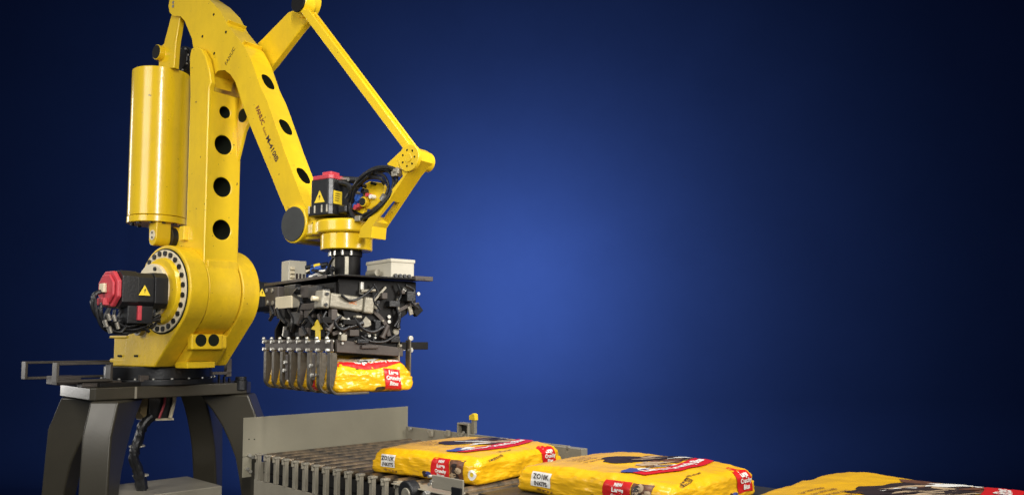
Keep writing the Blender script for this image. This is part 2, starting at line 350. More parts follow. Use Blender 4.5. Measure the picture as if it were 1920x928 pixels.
for px, py, r in ((422, 211, .034), (419, 272, .056), (417, 351, .057), (416, 431, .058)):
    p = R.un(px, py, 'x', xf); cyl(cb, (xf-.16, p.y, p.z), (xf+.05, p.y, p.z), r, seg=40)
cut(col, cb, CAVITY)
bm = NB(); box(bm, xf-.05, xf+.010, NC+.02, FC-.004, zlow-.01, zlow+.045); finish(bm, 'column_step', YEL_CAST, rob, .008)
bm = NB(); prism(bm, R.side([(440, 320), (449, 284), (458, 247), (468, 225), (473, 185), (466, 130), (430, 100), (400, 110), (400, 165), (420, 300)], .088), (0, .0245, 0)); fc = finish(bm, 'fork_cheek', YEL, rob, .009)
p = R.un(455, 217, 'y', .086); bm = NB(); cyl(bm, (p.x, .0885, p.z), (p.x, .084, p.z), .042, seg=24); finish(bm, 'port', CAVITY, fc)
bm = NB(); p = R.un(352, 435, 'y', NC-.004); box(bm, p.x-.05, p.x+.0, NC-.03, NC+.02, p.z-.05, p.z+.035); finish(bm, 'cable_bracket', YEL, rob, .004)
bm = NB(); tube(bm, R.side([(340, 462), (352, 478), (366, 490), (378, 505), (379, 540)], NC-.008), .005); finish(bm, 'cable', RUB, rob)
# upper arm
NA, FA = -.075, .065
ridge = [(372, -14), (395, 2), (413, 21), (428, 50), (445, 71), (459, 89), (472, 116), (488, 171), (500, 188), (515, 231), (533, 283), (551, 331), (566, 372), (574, 392)]
ridge[7] = (487, 160)
low = [(560, 425), (540, 405), (526, 374), (510, 334), (490, 286), (470, 238), (456, 200), (447, 172), (441, 154), (432, 140), (421, 132), (409, 133), (400, 143), (396, 162), (384, 130), (372, 108), (362, 88), (360, 73), (356, 64), (351, 52), (346, 39), (338, 31), (324, 30), (318, 24), (316, 12), (318, 0), (326, -14), (345, -22)]
bm = NB(); prism(bm, R.side(ridge+low, NA), (0, FA-NA, 0)); arm = finish(bm, 'upper_arm', YEL, rob, .011)
axd = (R.un(551, 331, 'y', NA)-R.un(500, 188, 'y', NA)).normalized(); nrm = Vector((-axd.z, 0, axd.x)); 
if nrm.x < 0: nrm = -nrm
cb = NB()
for px, py in ((504.5, 152), (534.5, 240), (567.5, 331)):
    q = R.un(px, py, 'y', (NA+FA)/2+.002); pts = []
    for k in range(24):
        a = 2*PI*k/24; ca, sa = math.cos(a), math.sin(a)
        u = .052*math.copysign(abs(ca)**.8, ca); v_ = .036*math.copysign(abs(sa)**.8, sa)
        pts.append(q+axd*u+Vector((0, 1, 0))*(v_ + u*.12)-nrm*.11)
    prism(cb, pts, nrm*.2)
cut(arm, cb, CAVITY)
for px, py in ((401, 28), (424, 61), (380, 69), (402, 101), (553, 396)):
    p = R.un(px, py, 'y', NA); bm = NB(); cyl(bm, (p.x, NA+.002, p.z), (p.x, NA-.002, p.z), .009, seg=14); finish(bm, 'screw_socket', CAVITY, arm)
    bm = NB(); cyl(bm, (p.x, NA+.002, p.z), (p.x, NA-.001, p.z), .014, seg=16); finish(bm, 'screw_boss', YEL, arm)
for px, py in ((429, 36), (459, 75), (505, 204)):       # raised seams on the arm's outer face
    q = R.un(px, py, 'y', NA+.006); t = axd if py > 100 else (R.un(445, 71, 'y', NA)-R.un(413, 21, 'y', NA)).normalized()
    bm = NB(); n2 = Vector((-t.z, 0, t.x)); n2 = n2 if n2.x > 0 else -n2
    prism(bm, [q-t*.006-n2*.03, q+t*.006-n2*.03, q+t*.003-n2*.006, q-t*.003-n2*.006], (0, FA-NA-.01, 0)); finish(bm, 'seam', YEL, arm, .002)
    bm = NB(); cyl(bm, q+Vector((0, .012, 0))-n2*.01, q+Vector((0, .012, 0))-n2*.003, .009, seg=12); finish(bm, 'lug', YEL, arm, .002)
p = R.un(325, 9, 'y', NA); bm = NB()
for dz in (-.012, .012): cyl(bm, (p.x, NA-.003, p.z+dz), (p.x, NA+.002, p.z+dz), .011, seg=12)
finish(bm, 'pin_cover', BRUSH, arm)
# lettering on the arm
def letters(s, a, b, size, m, y, bold=.0, flip=1):
    A = R.un(*a, 'y', y); B = R.un(*b, 'y', y); ux = (B-A).normalized(); uy = Vector((0, 0, 1)); uy = (uy-ux*uy.dot(ux)).normalized()*flip
    vs, fs = text_mesh(s, size, bold); wdt = max(v.x for v in vs); sc = (B-A).length/wdt
    bm = NB(); text_on(bm, s, size, A, ux, Vector((0, 1, 0)).cross(ux)*flip, bold, sx=sc)
    return finish(bm, 'lettering', m, arm)
letters('FANUC', (479, 203), (491, 236), .042, TXT, NA-.0015, .001, -1)
letters('Robot', (492, 241), (498, 256), .026, TXT, NA-.0015, 0, -1)
letters('M-410iB', (498, 259), (517, 305), .044, TXD, NA-.0015, .001, -1)
letters('FANUC', (424, 124), (441, 92), .036, TXD, NA-.0015, .0, -1)
# balancer
zt, zbm = R.un(302, 123, 'y', -.1).z, R.un(294, 414, 'y', -.1).z
bx, BR = R.un(299, 270, 'y', 0).x, .178
bm = NB(); cyl(bm, (bx, 0, zbm+.045), (bx, 0, zt), BR, seg=72); bal = finish(bm, 'balancer_cylinder', YEL, rob, .005)
bm = NB(); cyl(bm, (bx, 0, zbm), (bx, 0, zbm+.042), BR+.003, seg=72); finish(bm, 'end_cap', YEL, bal, .004)
for k in range(12):
    a = 2*PI*(k+.5)/12; bm = NB(); x, y = bx+.15*math.cos(a), .15*math.sin(a); cyl(bm, (x, y, zbm-.008), (x, y, zbm+.004), .013, seg=12); finish(bm, 'cap_bolt', BLK, bal)
bm = NB(); p = R.un(288, 425, 'y', -.085); lugx = R.un(286, 440, 'y', -.085).x; lz = R.un(286, 445, 'y', -.085).z
pts = [Vector((lugx-.045, -.085, zbm+.01))]+[Vector((lugx+.045*math.cos(a), -.085, lz+.052*math.sin(a))) for a in [PI+PI*k/14 for k in range(15)]]+[Vector((lugx+.045, -.085, zbm+.01))]
prism(bm, pts, (0, .10, 0)); lug = finish(bm, 'balancer_lug', YEL, rob, .006)
bm = NB(); cyl(bm, (lugx, -.088, lz+.015), (lugx, -.08, lz+.015), .032, seg=28); finish(bm, 'pin_cap', CREAM, lug)
for dz in (.0, .03):
    bm = NB(); cyl(bm, (lugx, -.090, lz+dz), (lugx, -.087, lz+dz), .008, seg=12); finish(bm, 'pin_screw', BLK, lug)
bm = NB(); cyl(bm, (lugx+.01, .014, lz+.01), (lugx+.01, .05, lz+.01), .066, seg=32); finish(bm, 'bushing', RUB, rob)
bm = NB(); prism(bm, [Vector((lugx-.05, .05, jz)), Vector((lugx-.05, .05, lz+.05)), Vector((lugx, .05, lz+.085)), Vector((lugx+.07, .05, lz+.05)), Vector((lugx+.17, .05, lz-.03)), Vector((jx, .05, jz))], (0, .06, 0)); finish(bm, 'lug_bracket', YEL_CAST, rob, .006)
bm = NB(); prism(bm, R.side([(307, 82), (321, 28), (338, 28), (329, 84), (326, 128), (297, 128), (297, 92)], -.05), (0, .038, 0)); finish(bm, 'balancer_rod', YEL, rob, .006)
p = R.un(293, 98, 'y', -.085); bm = NB(); cyl(bm, (p.x, -.085, p.z), (p.x, .0, p.z), .049, seg=32); finish(bm, 'pin_housing', YEL, rob, .003)
bm = NB(); cyl(bm, (p.x, -.089, p.z), (p.x, -.083, p.z), .044, seg=32); finish(bm, 'pin_cap', BLK_M, rob, .002)
p = R.un(341, 112, 'y', .06); bm = NB(); cyl(bm, (p.x, .06, p.z), (p.x, .22, p.z), .090, seg=40); cyl(bm, (p.x, .05, p.z), (p.x, .07, p.z), .07, seg=40); m3 = finish(bm, 'elbow_motor', BLK, rob, .006)
for k in range(8):
    bm = NB(); a = 2*PI*k/8+.2; cyl(bm, (p.x+.075*math.cos(a), .054, p.z+.075*math.sin(a)), (p.x+.075*math.cos(a), .061, p.z+.075*math.sin(a)), .007, seg=8); finish(bm, 'bolt', ZINC, m3)
# J2 motor near
def motor_y(xc, zc, ya, yb, hw, cap=True):
    s = -1 if yb < ya else 1; ch = .03
    oct_ = lambda y, k=1: [Vector((xc+a*k, y, zc+b*k)) for a, b in ((hw-ch, hw), (hw, hw-ch), (hw, -hw+ch), (hw-ch, -hw), (-hw+ch, -hw), (-hw, -hw+ch), (-hw, hw-ch), (-hw+ch, hw))]
    L_ = yb-ya; bm = NB()
    prism(bm, oct_(ya), (0, L_*.30, 0)); prism(bm, oct_(ya+L_*.30, .94), (0, L_*.36, 0)); prism(bm, oct_(ya+L_*.66), (0, L_*.34, 0))
    m = finish(bm, 'joint_motor', BLK, rob, .004)
    if cap:
        bm = NB(); ch = .055; hw *= .97; prism(bm, oct_(yb, 1), (0, s*.026, 0)); prism(bm, oct_(yb+s*.026, .8), (0, s*.016, 0)); c_ = finish(bm, 'encoder_cap', RED, m, .010)
        bm = NB(); box(bm, xc-.03, xc+.02, yb+s*.042, yb+s*.062, zc-.02, zc+.03); finish(bm, 'plug', CREAM, m, .004)
        bm = NB(); box(bm, xc-.04, xc+.03, yb+s*.030, yb+s*.065, zc-.09, zc-.05); finish(bm, 'plug', RED, m, .004)
    return m
pr = R.un(316, 543, 'y', NS-.06); mxc, mzc = pr.x-.110, R.un(270, 543, 'x', pr.x).z
yl = R.un(231, 543, 'x', pr.x).y
m1 = motor_y(mxc, mzc, NS-.055, yl, .102)
q = R.un(271, 544, 'x', pr.x+.001); warn_sign('warning_sign', q, (0, 1, 0), (0, 0, 1), .058, m1, (1, 0, 0))
m2 = motor_y(mxc, mzc, .24, .62, .100, False)
q = R.un(491, 548, 'x', mxc+.102); warn_sign('warning_sign', q, (0, 1, 0), (0, 0, 1), .050, m2, (1, 0, 0))
bm = NB(); q = R.un(262, 590, 'x', pr.x-.02); box(bm, q.x-.1, q.x, q.y-.07, q.y+.08, q.z-.05, q.z+.05); finish(bm, 'connector_box', BLK, m1, .006)
bm = NB(); q = R.un(262, 590, 'x', pr.x-.01); box(bm, q.x-.02, q.x+.004, q.y-.012, q.y+.01, q.z-.03, q.z+.05); finish(bm, 'red_tab', RED, m1, .002)
# cables around that motor
xq = pr.x-.12
for i, pts in enumerate([[(196, 545), (178, 552), (174, 572), (184, 594), (205, 606), (240, 604)], [(200, 560), (188, 580), (196, 604), (222, 616), (258, 610), (300, 592)],
                         [(206, 578), (202, 598), (220, 612), (250, 618), (285, 606)], [(215, 580), (216, 600), (236, 612), (262, 606), (290, 588)], [(225, 582), (232, 604), (258, 618), (286, 612), (296, 600)],
                         [(188, 598), (200, 612), (232, 620), (262, 620)], [(230, 578), (222, 596), (236, 608), (266, 602), (300, 600)], [(240, 604), (226, 622), (206, 616), (196, 596), (204, 578)],
                         [(250, 600), (262, 616), (284, 600), (306, 604), (312, 590)], [(178, 560), (182, 590), (198, 618), (240, 624), (270, 612)], [(214, 606), (236, 596), (258, 606), (280, 622)]]):
    bm = NB(); tube(bm, [R.un(x, y, 'x', xq+.02*(i % 4)) for x, y in pts], .013 if i < 2 else .009, 8, 7); finish(bm, 'cable', RUB, rob)
for i, (x, y) in enumerate(((202, 588), (212, 590), (196, 600), (218, 604), (204, 612))):
    q = R.un(x, y, 'x', xq+.08); bm = NB(); cyl(bm, q, q+Vector((0, .012, -.035)), .011, seg=12); finish(bm, 'cable_gland', STEEL, rob)
p = R.un(254, 614, 'y', NS-.05)
for r, m, dy in ((.048, BRUSH, 0), (.034, RUB, -.01), (.018, YEL, -.02)):
    bm = NB(); cyl(bm, (p.x, NS-.04+dy, p.z), (p.x, NS+dy-.01, p.z), r, seg=24); finish(bm, 'cable_clamp', m, rob, .002)
# forearm joint and wrist
H = R.un(549, 420, 'y', -.105)
bm = NB(); cyl(bm, (H.x, -.10, H.z), (H.x, .10, H.z), .103, seg=56); finish(bm, 'wrist_hinge', YEL, rob, .008)
bm = NB(); cyl(bm, (H.x-.002, -.106, H.z), (H.x-.002, -.095, H.z), .093, seg=56); finish(bm, 'hinge_cover', mat('slate_cap', (.035, .037, .034), .5, 0, .3, 9), rob, .002)
W = R.un(650, 440, 'y', 0); wx = W.x
zf0, zf1 = R.un(650, 471, 'y', 0).z, R.un(650, 441, 'y', 0).z
zw1 = R.un(650, 408, 'y', -.1).z
bm = NB(); cyl(bm, (wx, 0, zf0), (wx, 0, zf1), .133, seg=64); finish(bm, 'wrist_flange', YEL, rob, .006)
bm = NB()
n = 40; outl = []
hxr = H.x-.01
for a in [math.radians(-118+236*k/n) for k in range(n+1)]: outl.append(Vector((wx-.01+.168*math.cos(a), .150*math.sin(a), zf1)))
outl += [Vector((hxr, .07, zf1)), Vector((hxr, -.06, zf1))]
prism(bm, outl, (0, 0, zw1-zf1)); finish(bm, 'wrist_body', YEL, rob, .014)
bm = NB(); prism(bm, R.side([(552, 394), (584, 404), (640, 411), (640, 440), (604, 447), (552, 452)], -.078), (0, .155, 0)); finish(bm, 'wrist_neck', YEL, rob, .014)
q = R.un(592, 421, 'y', -.112); bm = NB(); cyl(bm, (q.x, -.128, q.z), (q.x, -.09, q.z), .022, seg=24); cyl(bm, (q.x, -.131, q.z), (q.x, -.126, q.z), .012, seg=16); finish(bm, 'grease_boss', YEL, rob, .002)
bm = NB(); cyl(bm, (q.x, -.1325, q.z), (q.x, -.130, q.z), .009, seg=14); finish(bm, 'boss_hole', CAVITY, rob)
q = R.un(618, 440, 'y', -.13); bm = NB(); cyl(bm, (wx-.10, -.085, zf1-.004), (wx-.10, -.085, zw1-.01), .052, seg=32); finish(bm, 'motor_boss', YEL, rob, .01)
# wrist link (V frame)
VY0, VY1 = -.085, .015
bm = NB(); prism(bm, R.side([(750, 298), (760, 280), (772, 275), (784, 282), (785, 300), (764, 324), (698, 424), (696, 446), (672, 446), (676, 428), (755, 331)], VY0), (0, VY1-VY0, 0))
vf = finish(bm, 'wrist_link', YEL, rob, .009)
A_ = R.un(760, 340, 'y', VY0); B_ = R.un(690, 430, 'y', VY0); vd = (B_-A_).normalized(); vn = Vector((-vd.z, 0, vd.x)); vn = vn if vn.x > 0 else -vn
cb = NB(); ym = (VY0+VY1)/2
c1 = R.un(740, 374, 'y', ym+.0); c2 = R.un(713, 411, 'y', ym)
prism(cb, [c1+Vector((0, -.022, 0))-vn*.2, c1+Vector((0, .024, 0))-vn*.2, c2+Vector((0, .040, 0))-vn*.2, c2+Vector((0, -.042, 0))-vn*.2], vn*.4); cut(vf, cb, YEL)
q = R.un(769, 297, 'y', VY0); bm = NB(); cyl(bm, (q.x, VY0-.012, q.z), (q.x, VY0+.01, q.z), .066, seg=40); ey = finish(bm, 'link_eye', YEL, rob, .004)
for k in range(7):
    a = 2*PI*k/7; bm = NB(); cyl(bm, (q.x+.04*math.cos(a), VY0-.014, q.z+.04*math.sin(a)), (q.x+.04*math.cos(a), VY0-.010, q.z+.04*math.sin(a)), .005, seg=8); finish(bm, 'eye_screw', CAVITY, ey)
bm = NB(); cyl(bm, (q.x, VY0-.016, q.z), (q.x, VY0-.01, q.z), .022, seg=20); finish(bm, 'eye_pin', YEL, ey, .002)
q2 = R.un(795, 303, 'y', .05); bm = NB(); cyl(bm, (q.x+.0, VY1-.01, q.z), (q.x+.0, .045, q.z-.0), .048, seg=32); finish(bm, 'link_boss', YEL, rob, .006)
bm = NB(); prism(bm, R.side([(724, 308), (755, 279), (768, 288), (752, 326), (744, 322)], VY0+.03), (0, .03, 0)); finish(bm, 'link_lug', YEL, rob, .005)
bm = NB(); prism(bm, R.side([(679, 347), (692, 340), (716, 343), (722, 352), (719, 370), (706, 384), (694, 392), (684, 392), (676, 420), (664, 420), (668, 385), (680, 372)], -.02), (0, .022, 0)); vp = finish(bm, 'valve_plate', YEL, rob, .005)
q = R.un(684, 379, 'y', -.03); bm = NB(); cyl(bm, (q.x, -.045, q.z), (q.x, -.02, q.z), .026, seg=24); finish(bm, 'socket_ring', YEL, vp, .003)
bm = NB(); cyl(bm, (q.x, -.050, q.z), (q.x, -.044, q.z), .019, seg=24); finish(bm, 'socket', BLK, vp)
for (x, y, r, m) in ((697, 369, .011, PWHT), (690, 366, .010, RED), (683, 359, .014, BLK), (699, 344, .007, CAVITY), (672, 372, .018, BLUEP), (665, 385, .014, BLUEP), (668, 389, .013, RED), (674, 386, .011, RED), (660, 390, .010, STEEL), (680, 348, .010, RUB), (667, 362, .012, STEEL)):
    q = R.un(x, y, 'y', -.04); bm = NB(); cyl(bm, (q.x, -.052, q.z), (q.x, -.018, q.z), r, seg=16); finish(bm, 'fitting', m, vp, .001)
# wrist motor (vertical)
mq = R.un(618, 405, 'y', -.05); zt0, zt1 = R.un(618, 404, 'y', -.05).z-.01, R.un(618, 341, 'y', -.05).z; mX, mY, hw = mq.x, -.045, .078
rot = Matrix.Rotation(math.radians(4), 4, 'Z')
def sq(hw, z, ch=.018):
    return [Vector((mX, mY, 0))+(rot.to_3x3() @ Vector((a, b, 0)))+Vector((0, 0, z)) for a, b in ((hw-ch, -hw), (hw, -hw+ch), (hw, hw-ch), (hw-ch, hw), (-hw+ch, hw), (-hw, hw-ch), (-hw, -hw+ch), (-hw+ch, -hw))]
bm = NB(); prism(bm, sq(.088, zt0), (0, 0, .05)); prism(bm, sq(hw, zt0+.05), (0, 0, zt1-zt0-.05)); wm = finish(bm, 'wrist_motor', BLK, rob, .004)
bm = NB(); prism(bm, sq(hw-.004, zt1), (0, 0, .022)); prism(bm, sq(.034, zt1+.022, .006), (0, 0, .026)); finish(bm, 'encoder_cap', RED, wm, .006)
R3 = rot.to_3x3(); nF = R3 @ Vector((0, -1, 0)); uF = R3 @ Vector((1, 0, 0)); fpt = Vector((mX, mY, 0))
ctr = fpt+nF*(hw+.0005); s = R.un(611, 367, 'y', mY-hw)
warn_sign('warning_sign', Vector((ctr.x, ctr.y, s.z))+uF*.0, uF, (0, 0, 1), .062, wm, nF)
# the other visible face carries a square label
n2 = uF; u2 = R3 @ Vector((0, 1, 0)); base = fpt+n2*(hw+.0005); zc = R.un(633, 371, 'x', mX+hw).z
bm = NB(); o3 = Vector((base.x, base.y, zc))-u2*.030
prism(bm, [o3+u2*a+Vector((0, 0, b)) for a, b in ((-.03, -.034), (.03, -.034), (.03, .034), (-.03, .034))], n2*.002); wl = finish(bm, 'rating_label', WARN, wm)
for k in range(4):
    bm = NB(); prism(bm, [o3+n2*.0022+u2*a+Vector((0, 0, .02-.012*k+b)) for a, b in ((-.02, -.0015), (.018-.004*k, -.0015), (.018-.004*k, .0015), (-.02, .0015))], n2*.0006); finish(bm, 'label_line', TXD, wl)
for k in (-.06, -.02, .03, .066):
    bm = NB(); b0 = fpt+nF*(.088+.004)+uF*k; cyl(bm, b0+Vector((0, 0, zt0+.012)), b0+Vector((0, 0, zt0+.050)), .005, seg=10); finish(bm, 'motor_bolt', BRUSH, wm)
bm = NB(); b0 = R.un(660, 395, 'y', -.02); box(bm, mX+.09, b0.x+.02, -.08, .03, zt0+.005, zt0+.05); finish(bm, 'gear_cover', BLK, rob, .012)
bm = NB(); cyl(bm, (mX+.05, -.02, zt1+.012), (mX+.15, .03, zt1+.0), .018, seg=16); finish(bm, 'motor_plug', RUB, wm, .003)
bm = NB(); q = R.un(638, 336, 'y', -.04); cyl(bm, q, q+Vector((.06, 0, -.008)), .010, seg=12); finish(bm, 'cable_gland', STEEL, wm)
# hose loops
hl = [[(640, 345), (655, 352), (662, 372), (656, 392), (668, 410), (690, 412)], [(650, 400), (668, 408), (700, 396), (728, 368), (738, 340), (728, 322), (705, 322), (684, 336), (666, 356), (660, 380)],
      [(655, 408), (680, 410), (708, 392), (734, 362), (744, 335), (732, 316), (706, 314), (682, 328), (664, 350), (654, 378)], [(662, 352), (676, 334), (700, 318), (728, 314), (748, 322)],
      [(664, 360), (684, 338), (706, 326), (728, 320), (750, 326)], [(700, 324), (720, 330), (728, 350), (720, 372), (702, 392), (680, 404)], [(635, 342), (652, 346), (664, 358), (672, 350)], [(648, 372), (656, 360), (670, 348), (690, 330)],
      [(664, 398), (684, 404), (706, 398), (722, 382)], [(672, 344), (690, 334), (712, 334), (722, 346)]]
for i, pts in enumerate(hl):
    bm = NB(); tube(bm, [R.un(x, y, 'y', -.05-.012*(i % 4)+.02*math.sin(k*1.3+i)) for k, (x, y) in enumerate(pts)], .0075 if i % 3 else .0105, 8, 7); finish(bm, 'hose', RUB, rob)
for x, y in ((722, 372), (748, 322)):
    q = R.un(x, y, 'y', -.06); bm = NB(); cyl(bm, q-Vector((.01, 0, .01)), q+Vector((.008, 0, .008)), .024, seg=16); finish(bm, 'hose_clip', STEEL, rob)
for x, y in ((744, 322), (672, 410), (741, 326)):
    q = R.un(x, y, 'y', -.075); bm = NB(); box(bm, q.x-.02, q.x+.02, q.y-.01, q.y+.02, q.z-.014, q.z+.014); finish(bm, 'hose_clamp', BRUSH, rob, .004)
# parallel link beam behind the arm and long rod
bm = NB(); prism(bm, R.side([(430, 130), (491, 73), (540, 23), (552, 18), (578, 40), (566, 52), (511, 123), (450, 190)], .085), (0, .045, 0)); finish(bm, 'link_beam', YEL, rob, .009)
q = R.un(572, 6, 'y', .085); bm = NB(); cyl(bm, (q.x, .07, q.z), (q.x, .135, q.z), .088, seg=48); be = finish(bm, 'beam_eye', YEL, rob, .008)
bm = NB(); cyl(bm, (q.x, .065, q.z), (q.x, .071, q.z), .06, seg=32); finish(bm, 'eye_cover', YEL, be, .003)
q = R.un(559, 5, 'y', -.005); bm = NB(); cyl(bm, (q.x, .0, q.z), (q.x, .075, q.z), .058, seg=32); finish(bm, 'rod_eye', YEL, rob, .004)
bm = NB(); cyl(bm, (q.x, -.010, q.z), (q.x, .004, q.z), .056, seg=32); finish(bm, 'rod_cap', BLK_M, rob, .004)
for nm, y0, y1, k0, k1 in (('rod_flange', 0, .014, 0, 0), ('rod_web', .014, .046, 4, -4), ('rod_flange', .046, .06, 0, 0)):
    bm = NB(); pa = [(560+k0, 18), (578-k0*0+k1, 18), (775+k1, 281), (757+k0, 281)]
    pts = R.side(pa, 0); prism(bm, [Vector((p.x, y0, p.z)) for p in pts], (0, y1-y0, 0)); finish(bm, nm, YEL, rob, .003)

# ================================================================== BAGS
def make_bag(fr, L, Wd, T, label, zoff=0, seed=0, r=.038, wr=.006, bulge=.010):
    th = thing('bag', fr, label, 'bag', 'yellow printed food bags')
    bm = NB(); nx, ny, nz = 34, 34, 10
    bmesh.ops.create_cube(bm, size=1)
    bmesh.ops.subdivide_edges(bm, edges=[e for e in bm.edges], cuts=54, use_grid_fill=True)
    for v in bm.verts:
        c = v.co.copy()
        # even out: more verts near edges
        p = Vector((c.x*L, c.y*Wd, c.z*T))
        inn = Vector((max(-L/2+r, min(L/2-r, p.x)), max(-Wd/2+r, min(Wd/2-r, p.y)), max(-T/2+r, min(T/2-r, p.z))))
        d = p-inn
        rb = r if c.z > 0 else r*.55
        inn = Vector((max(-L/2+rb, min(L/2-rb, p.x)), max(-Wd/2+rb, min(Wd/2-rb, p.y)), max(-T/2+rb, min(T/2-rb, p.z)))); d = p-inn
        if d.length > 1e-6: p = inn+d.normalized()*rb
        u, v_ = c.x*2, c.y*2
        fall = (1-u**4)*(1-v_**4)
        if c.z > -.2:
            p.z += bulge*fall*(c.z+.2)/.7 + .012*noise.noise(Vector((u*1.6+seed, v_*1.6, seed)))*(c.z+.2)
        e = max(abs(u), abs(v_))
        # gusset tuck on the two u ends, slightly bulging sides
        if abs(c.x) > .35:
            tk = (abs(c.x)-.35)/.15; p.x -= math.copysign(.016*tk*(1-(c.z*2)**2), c.x) * (0.3+.7*noise.noise(Vector((v_*2, seed, 3)))) ; p.z -= .012*tk*max(0, c.z)*2
            p.y *= 1-.03*tk*(.5+c.z)
        p.y += math.copysign(.010*(1-(c.z*2)**2), c.y)*max(0, abs(c.y)-.3)/.2
        q = Vector((p.x*9+seed*7, p.y*9, p.z*16))
        wv = noise.fractal(q, .8, 2.1, 4)
        rid = 1-abs(noise.noise(Vector((p.x*22+p.y*9+seed, p.y*13-p.x*5, p.z*20))))*2
        rd2 = max(0, 1-abs(noise.noise(Vector((p.x*14-p.y*34+seed*3, p.y*11+p.x*22, p.z*26+seed))))*5)*(.25+.75*e**6)
        crs = -max(0, 1-abs(noise.noise(Vector((p.x*5+seed*2, p.y*5-seed, p.z*7+4))))*14)*.5
        amp = wr*(0.4+.9*e**4)
        nr = (p-Vector((inn.x*.8, inn.y*.8, -.02))).normalized()
        p += nr*(wv*amp*.75+max(0, rid-.6)*amp*.7+rd2*amp*.38+crs*wr*.45)
        if p.z < -T/2+.001: p.z = -T/2+.001
        v.co = p+Vector((0, 0, T/2+zoff))
    bm.normal_update(); tree = BVHTree.FromBMesh(bm)
    finish(bm, 'sack', BAG, th, 0, 60)
    def wrap(vs, fs, face, name, m, off, thing_=th):
        """vs: list of (a,b) in metres on the face; dropped on to the sack's surface. face: top/side/end"""
        bm = NB(); V = []
        for a, b in vs:
            if face == 'top': o, d = Vector((a, b, 1)), Vector((0, 0, -1))
            elif face == 'side': o, d = Vector((a, -1, b)), Vector((0, 1, 0))
            else: o, d = Vector((1, a, b)), Vector((-1, 0, 0))
            h = tree.ray_cast(o, d)
            if h[0] is None: 
                V.append(None); continue
            V.append(bm.verts.new(h[0]-d*off))
        for f in fs:
            if all(V[i] is not None for i in f):
                try: bm.faces.new([V[i] for i in f])
                except ValueError: pass
        return finish(bm, name, m, thing_)
    def panel(a0, a1, b0, b1, face, name, m, off=.0015, shape=None, n=14, rot_=0):
        vs, fs = [], []
        for i in range(n+1):
            for j in range(n+1):
                u, v_ = i/n, j/n
                if shape: a, b = shape(u, v_)
                else: a, b = a0+(a1-a0)*u, b0+(b1-b0)*v_
                if rot_: ca, cb_ = (a0+a1)/2, (b0+b1)/2; da, db = a-ca, b-cb_; a, b = ca+da*math.cos(rot_)-db*math.sin(rot_), cb_+da*math.sin(rot_)+db*math.cos(rot_)
                vs.append((a, b))
        for i in range(n):
            for j in range(n): k = i*(n+1)+j; fs.append((k, k+1, k+n+2, k+n+1))
        return wrap(vs, fs, face, name, m, off)
    def words(s, size, a, b, face, m, ang=0, off=.003, bold=.001, sx=1, curve=None):
        vs, fs = text_mesh(s, size, bold, 'CENTER'); ca, sa = math.cos(ang), math.sin(ang); out = []
        for v in vs:
            x, y = v.x*sx, v.y
            if curve: y += curve(x)
            out.append((a+x*ca-y*sa, b+x*sa+y*ca))
        return wrap(out, fs, face, 'lettering', m, off)
    def blob(ca, cb_, ra, rb, face, name, m, off=.0012, seed_=0, amp=.35, rot_=0, n=28):
        vs, fs = [(ca, cb_)], []
        for ring_ in (.33, .66, 1):
            for k in range(n):
                a = 2*PI*k/n; rr = ring_*(1+amp*noise.noise(Vector((math.cos(a)*1.7+seed_*5, math.sin(a)*1.7, seed_)))*1.6)
                x, y = ra*rr*math.cos(a), rb*rr*math.sin(a)
                vs.append((ca+x*math.cos(rot_)-y*math.sin(rot_), cb_+x*math.sin(rot_)+y*math.cos(rot_)))
        for k in range(n): fs.append((0, 1+k, 1+(k+1) % n))
        for q in range(2):
            for k in range(n): fs.append((1+q*n+k, 1+(q+1)*n+k, 1+(q+1)*n+(k+1) % n, 1+q*n+(k+1) % n))
        return wrap(vs, fs, face, name, m, off)
    return th, panel, words, blob
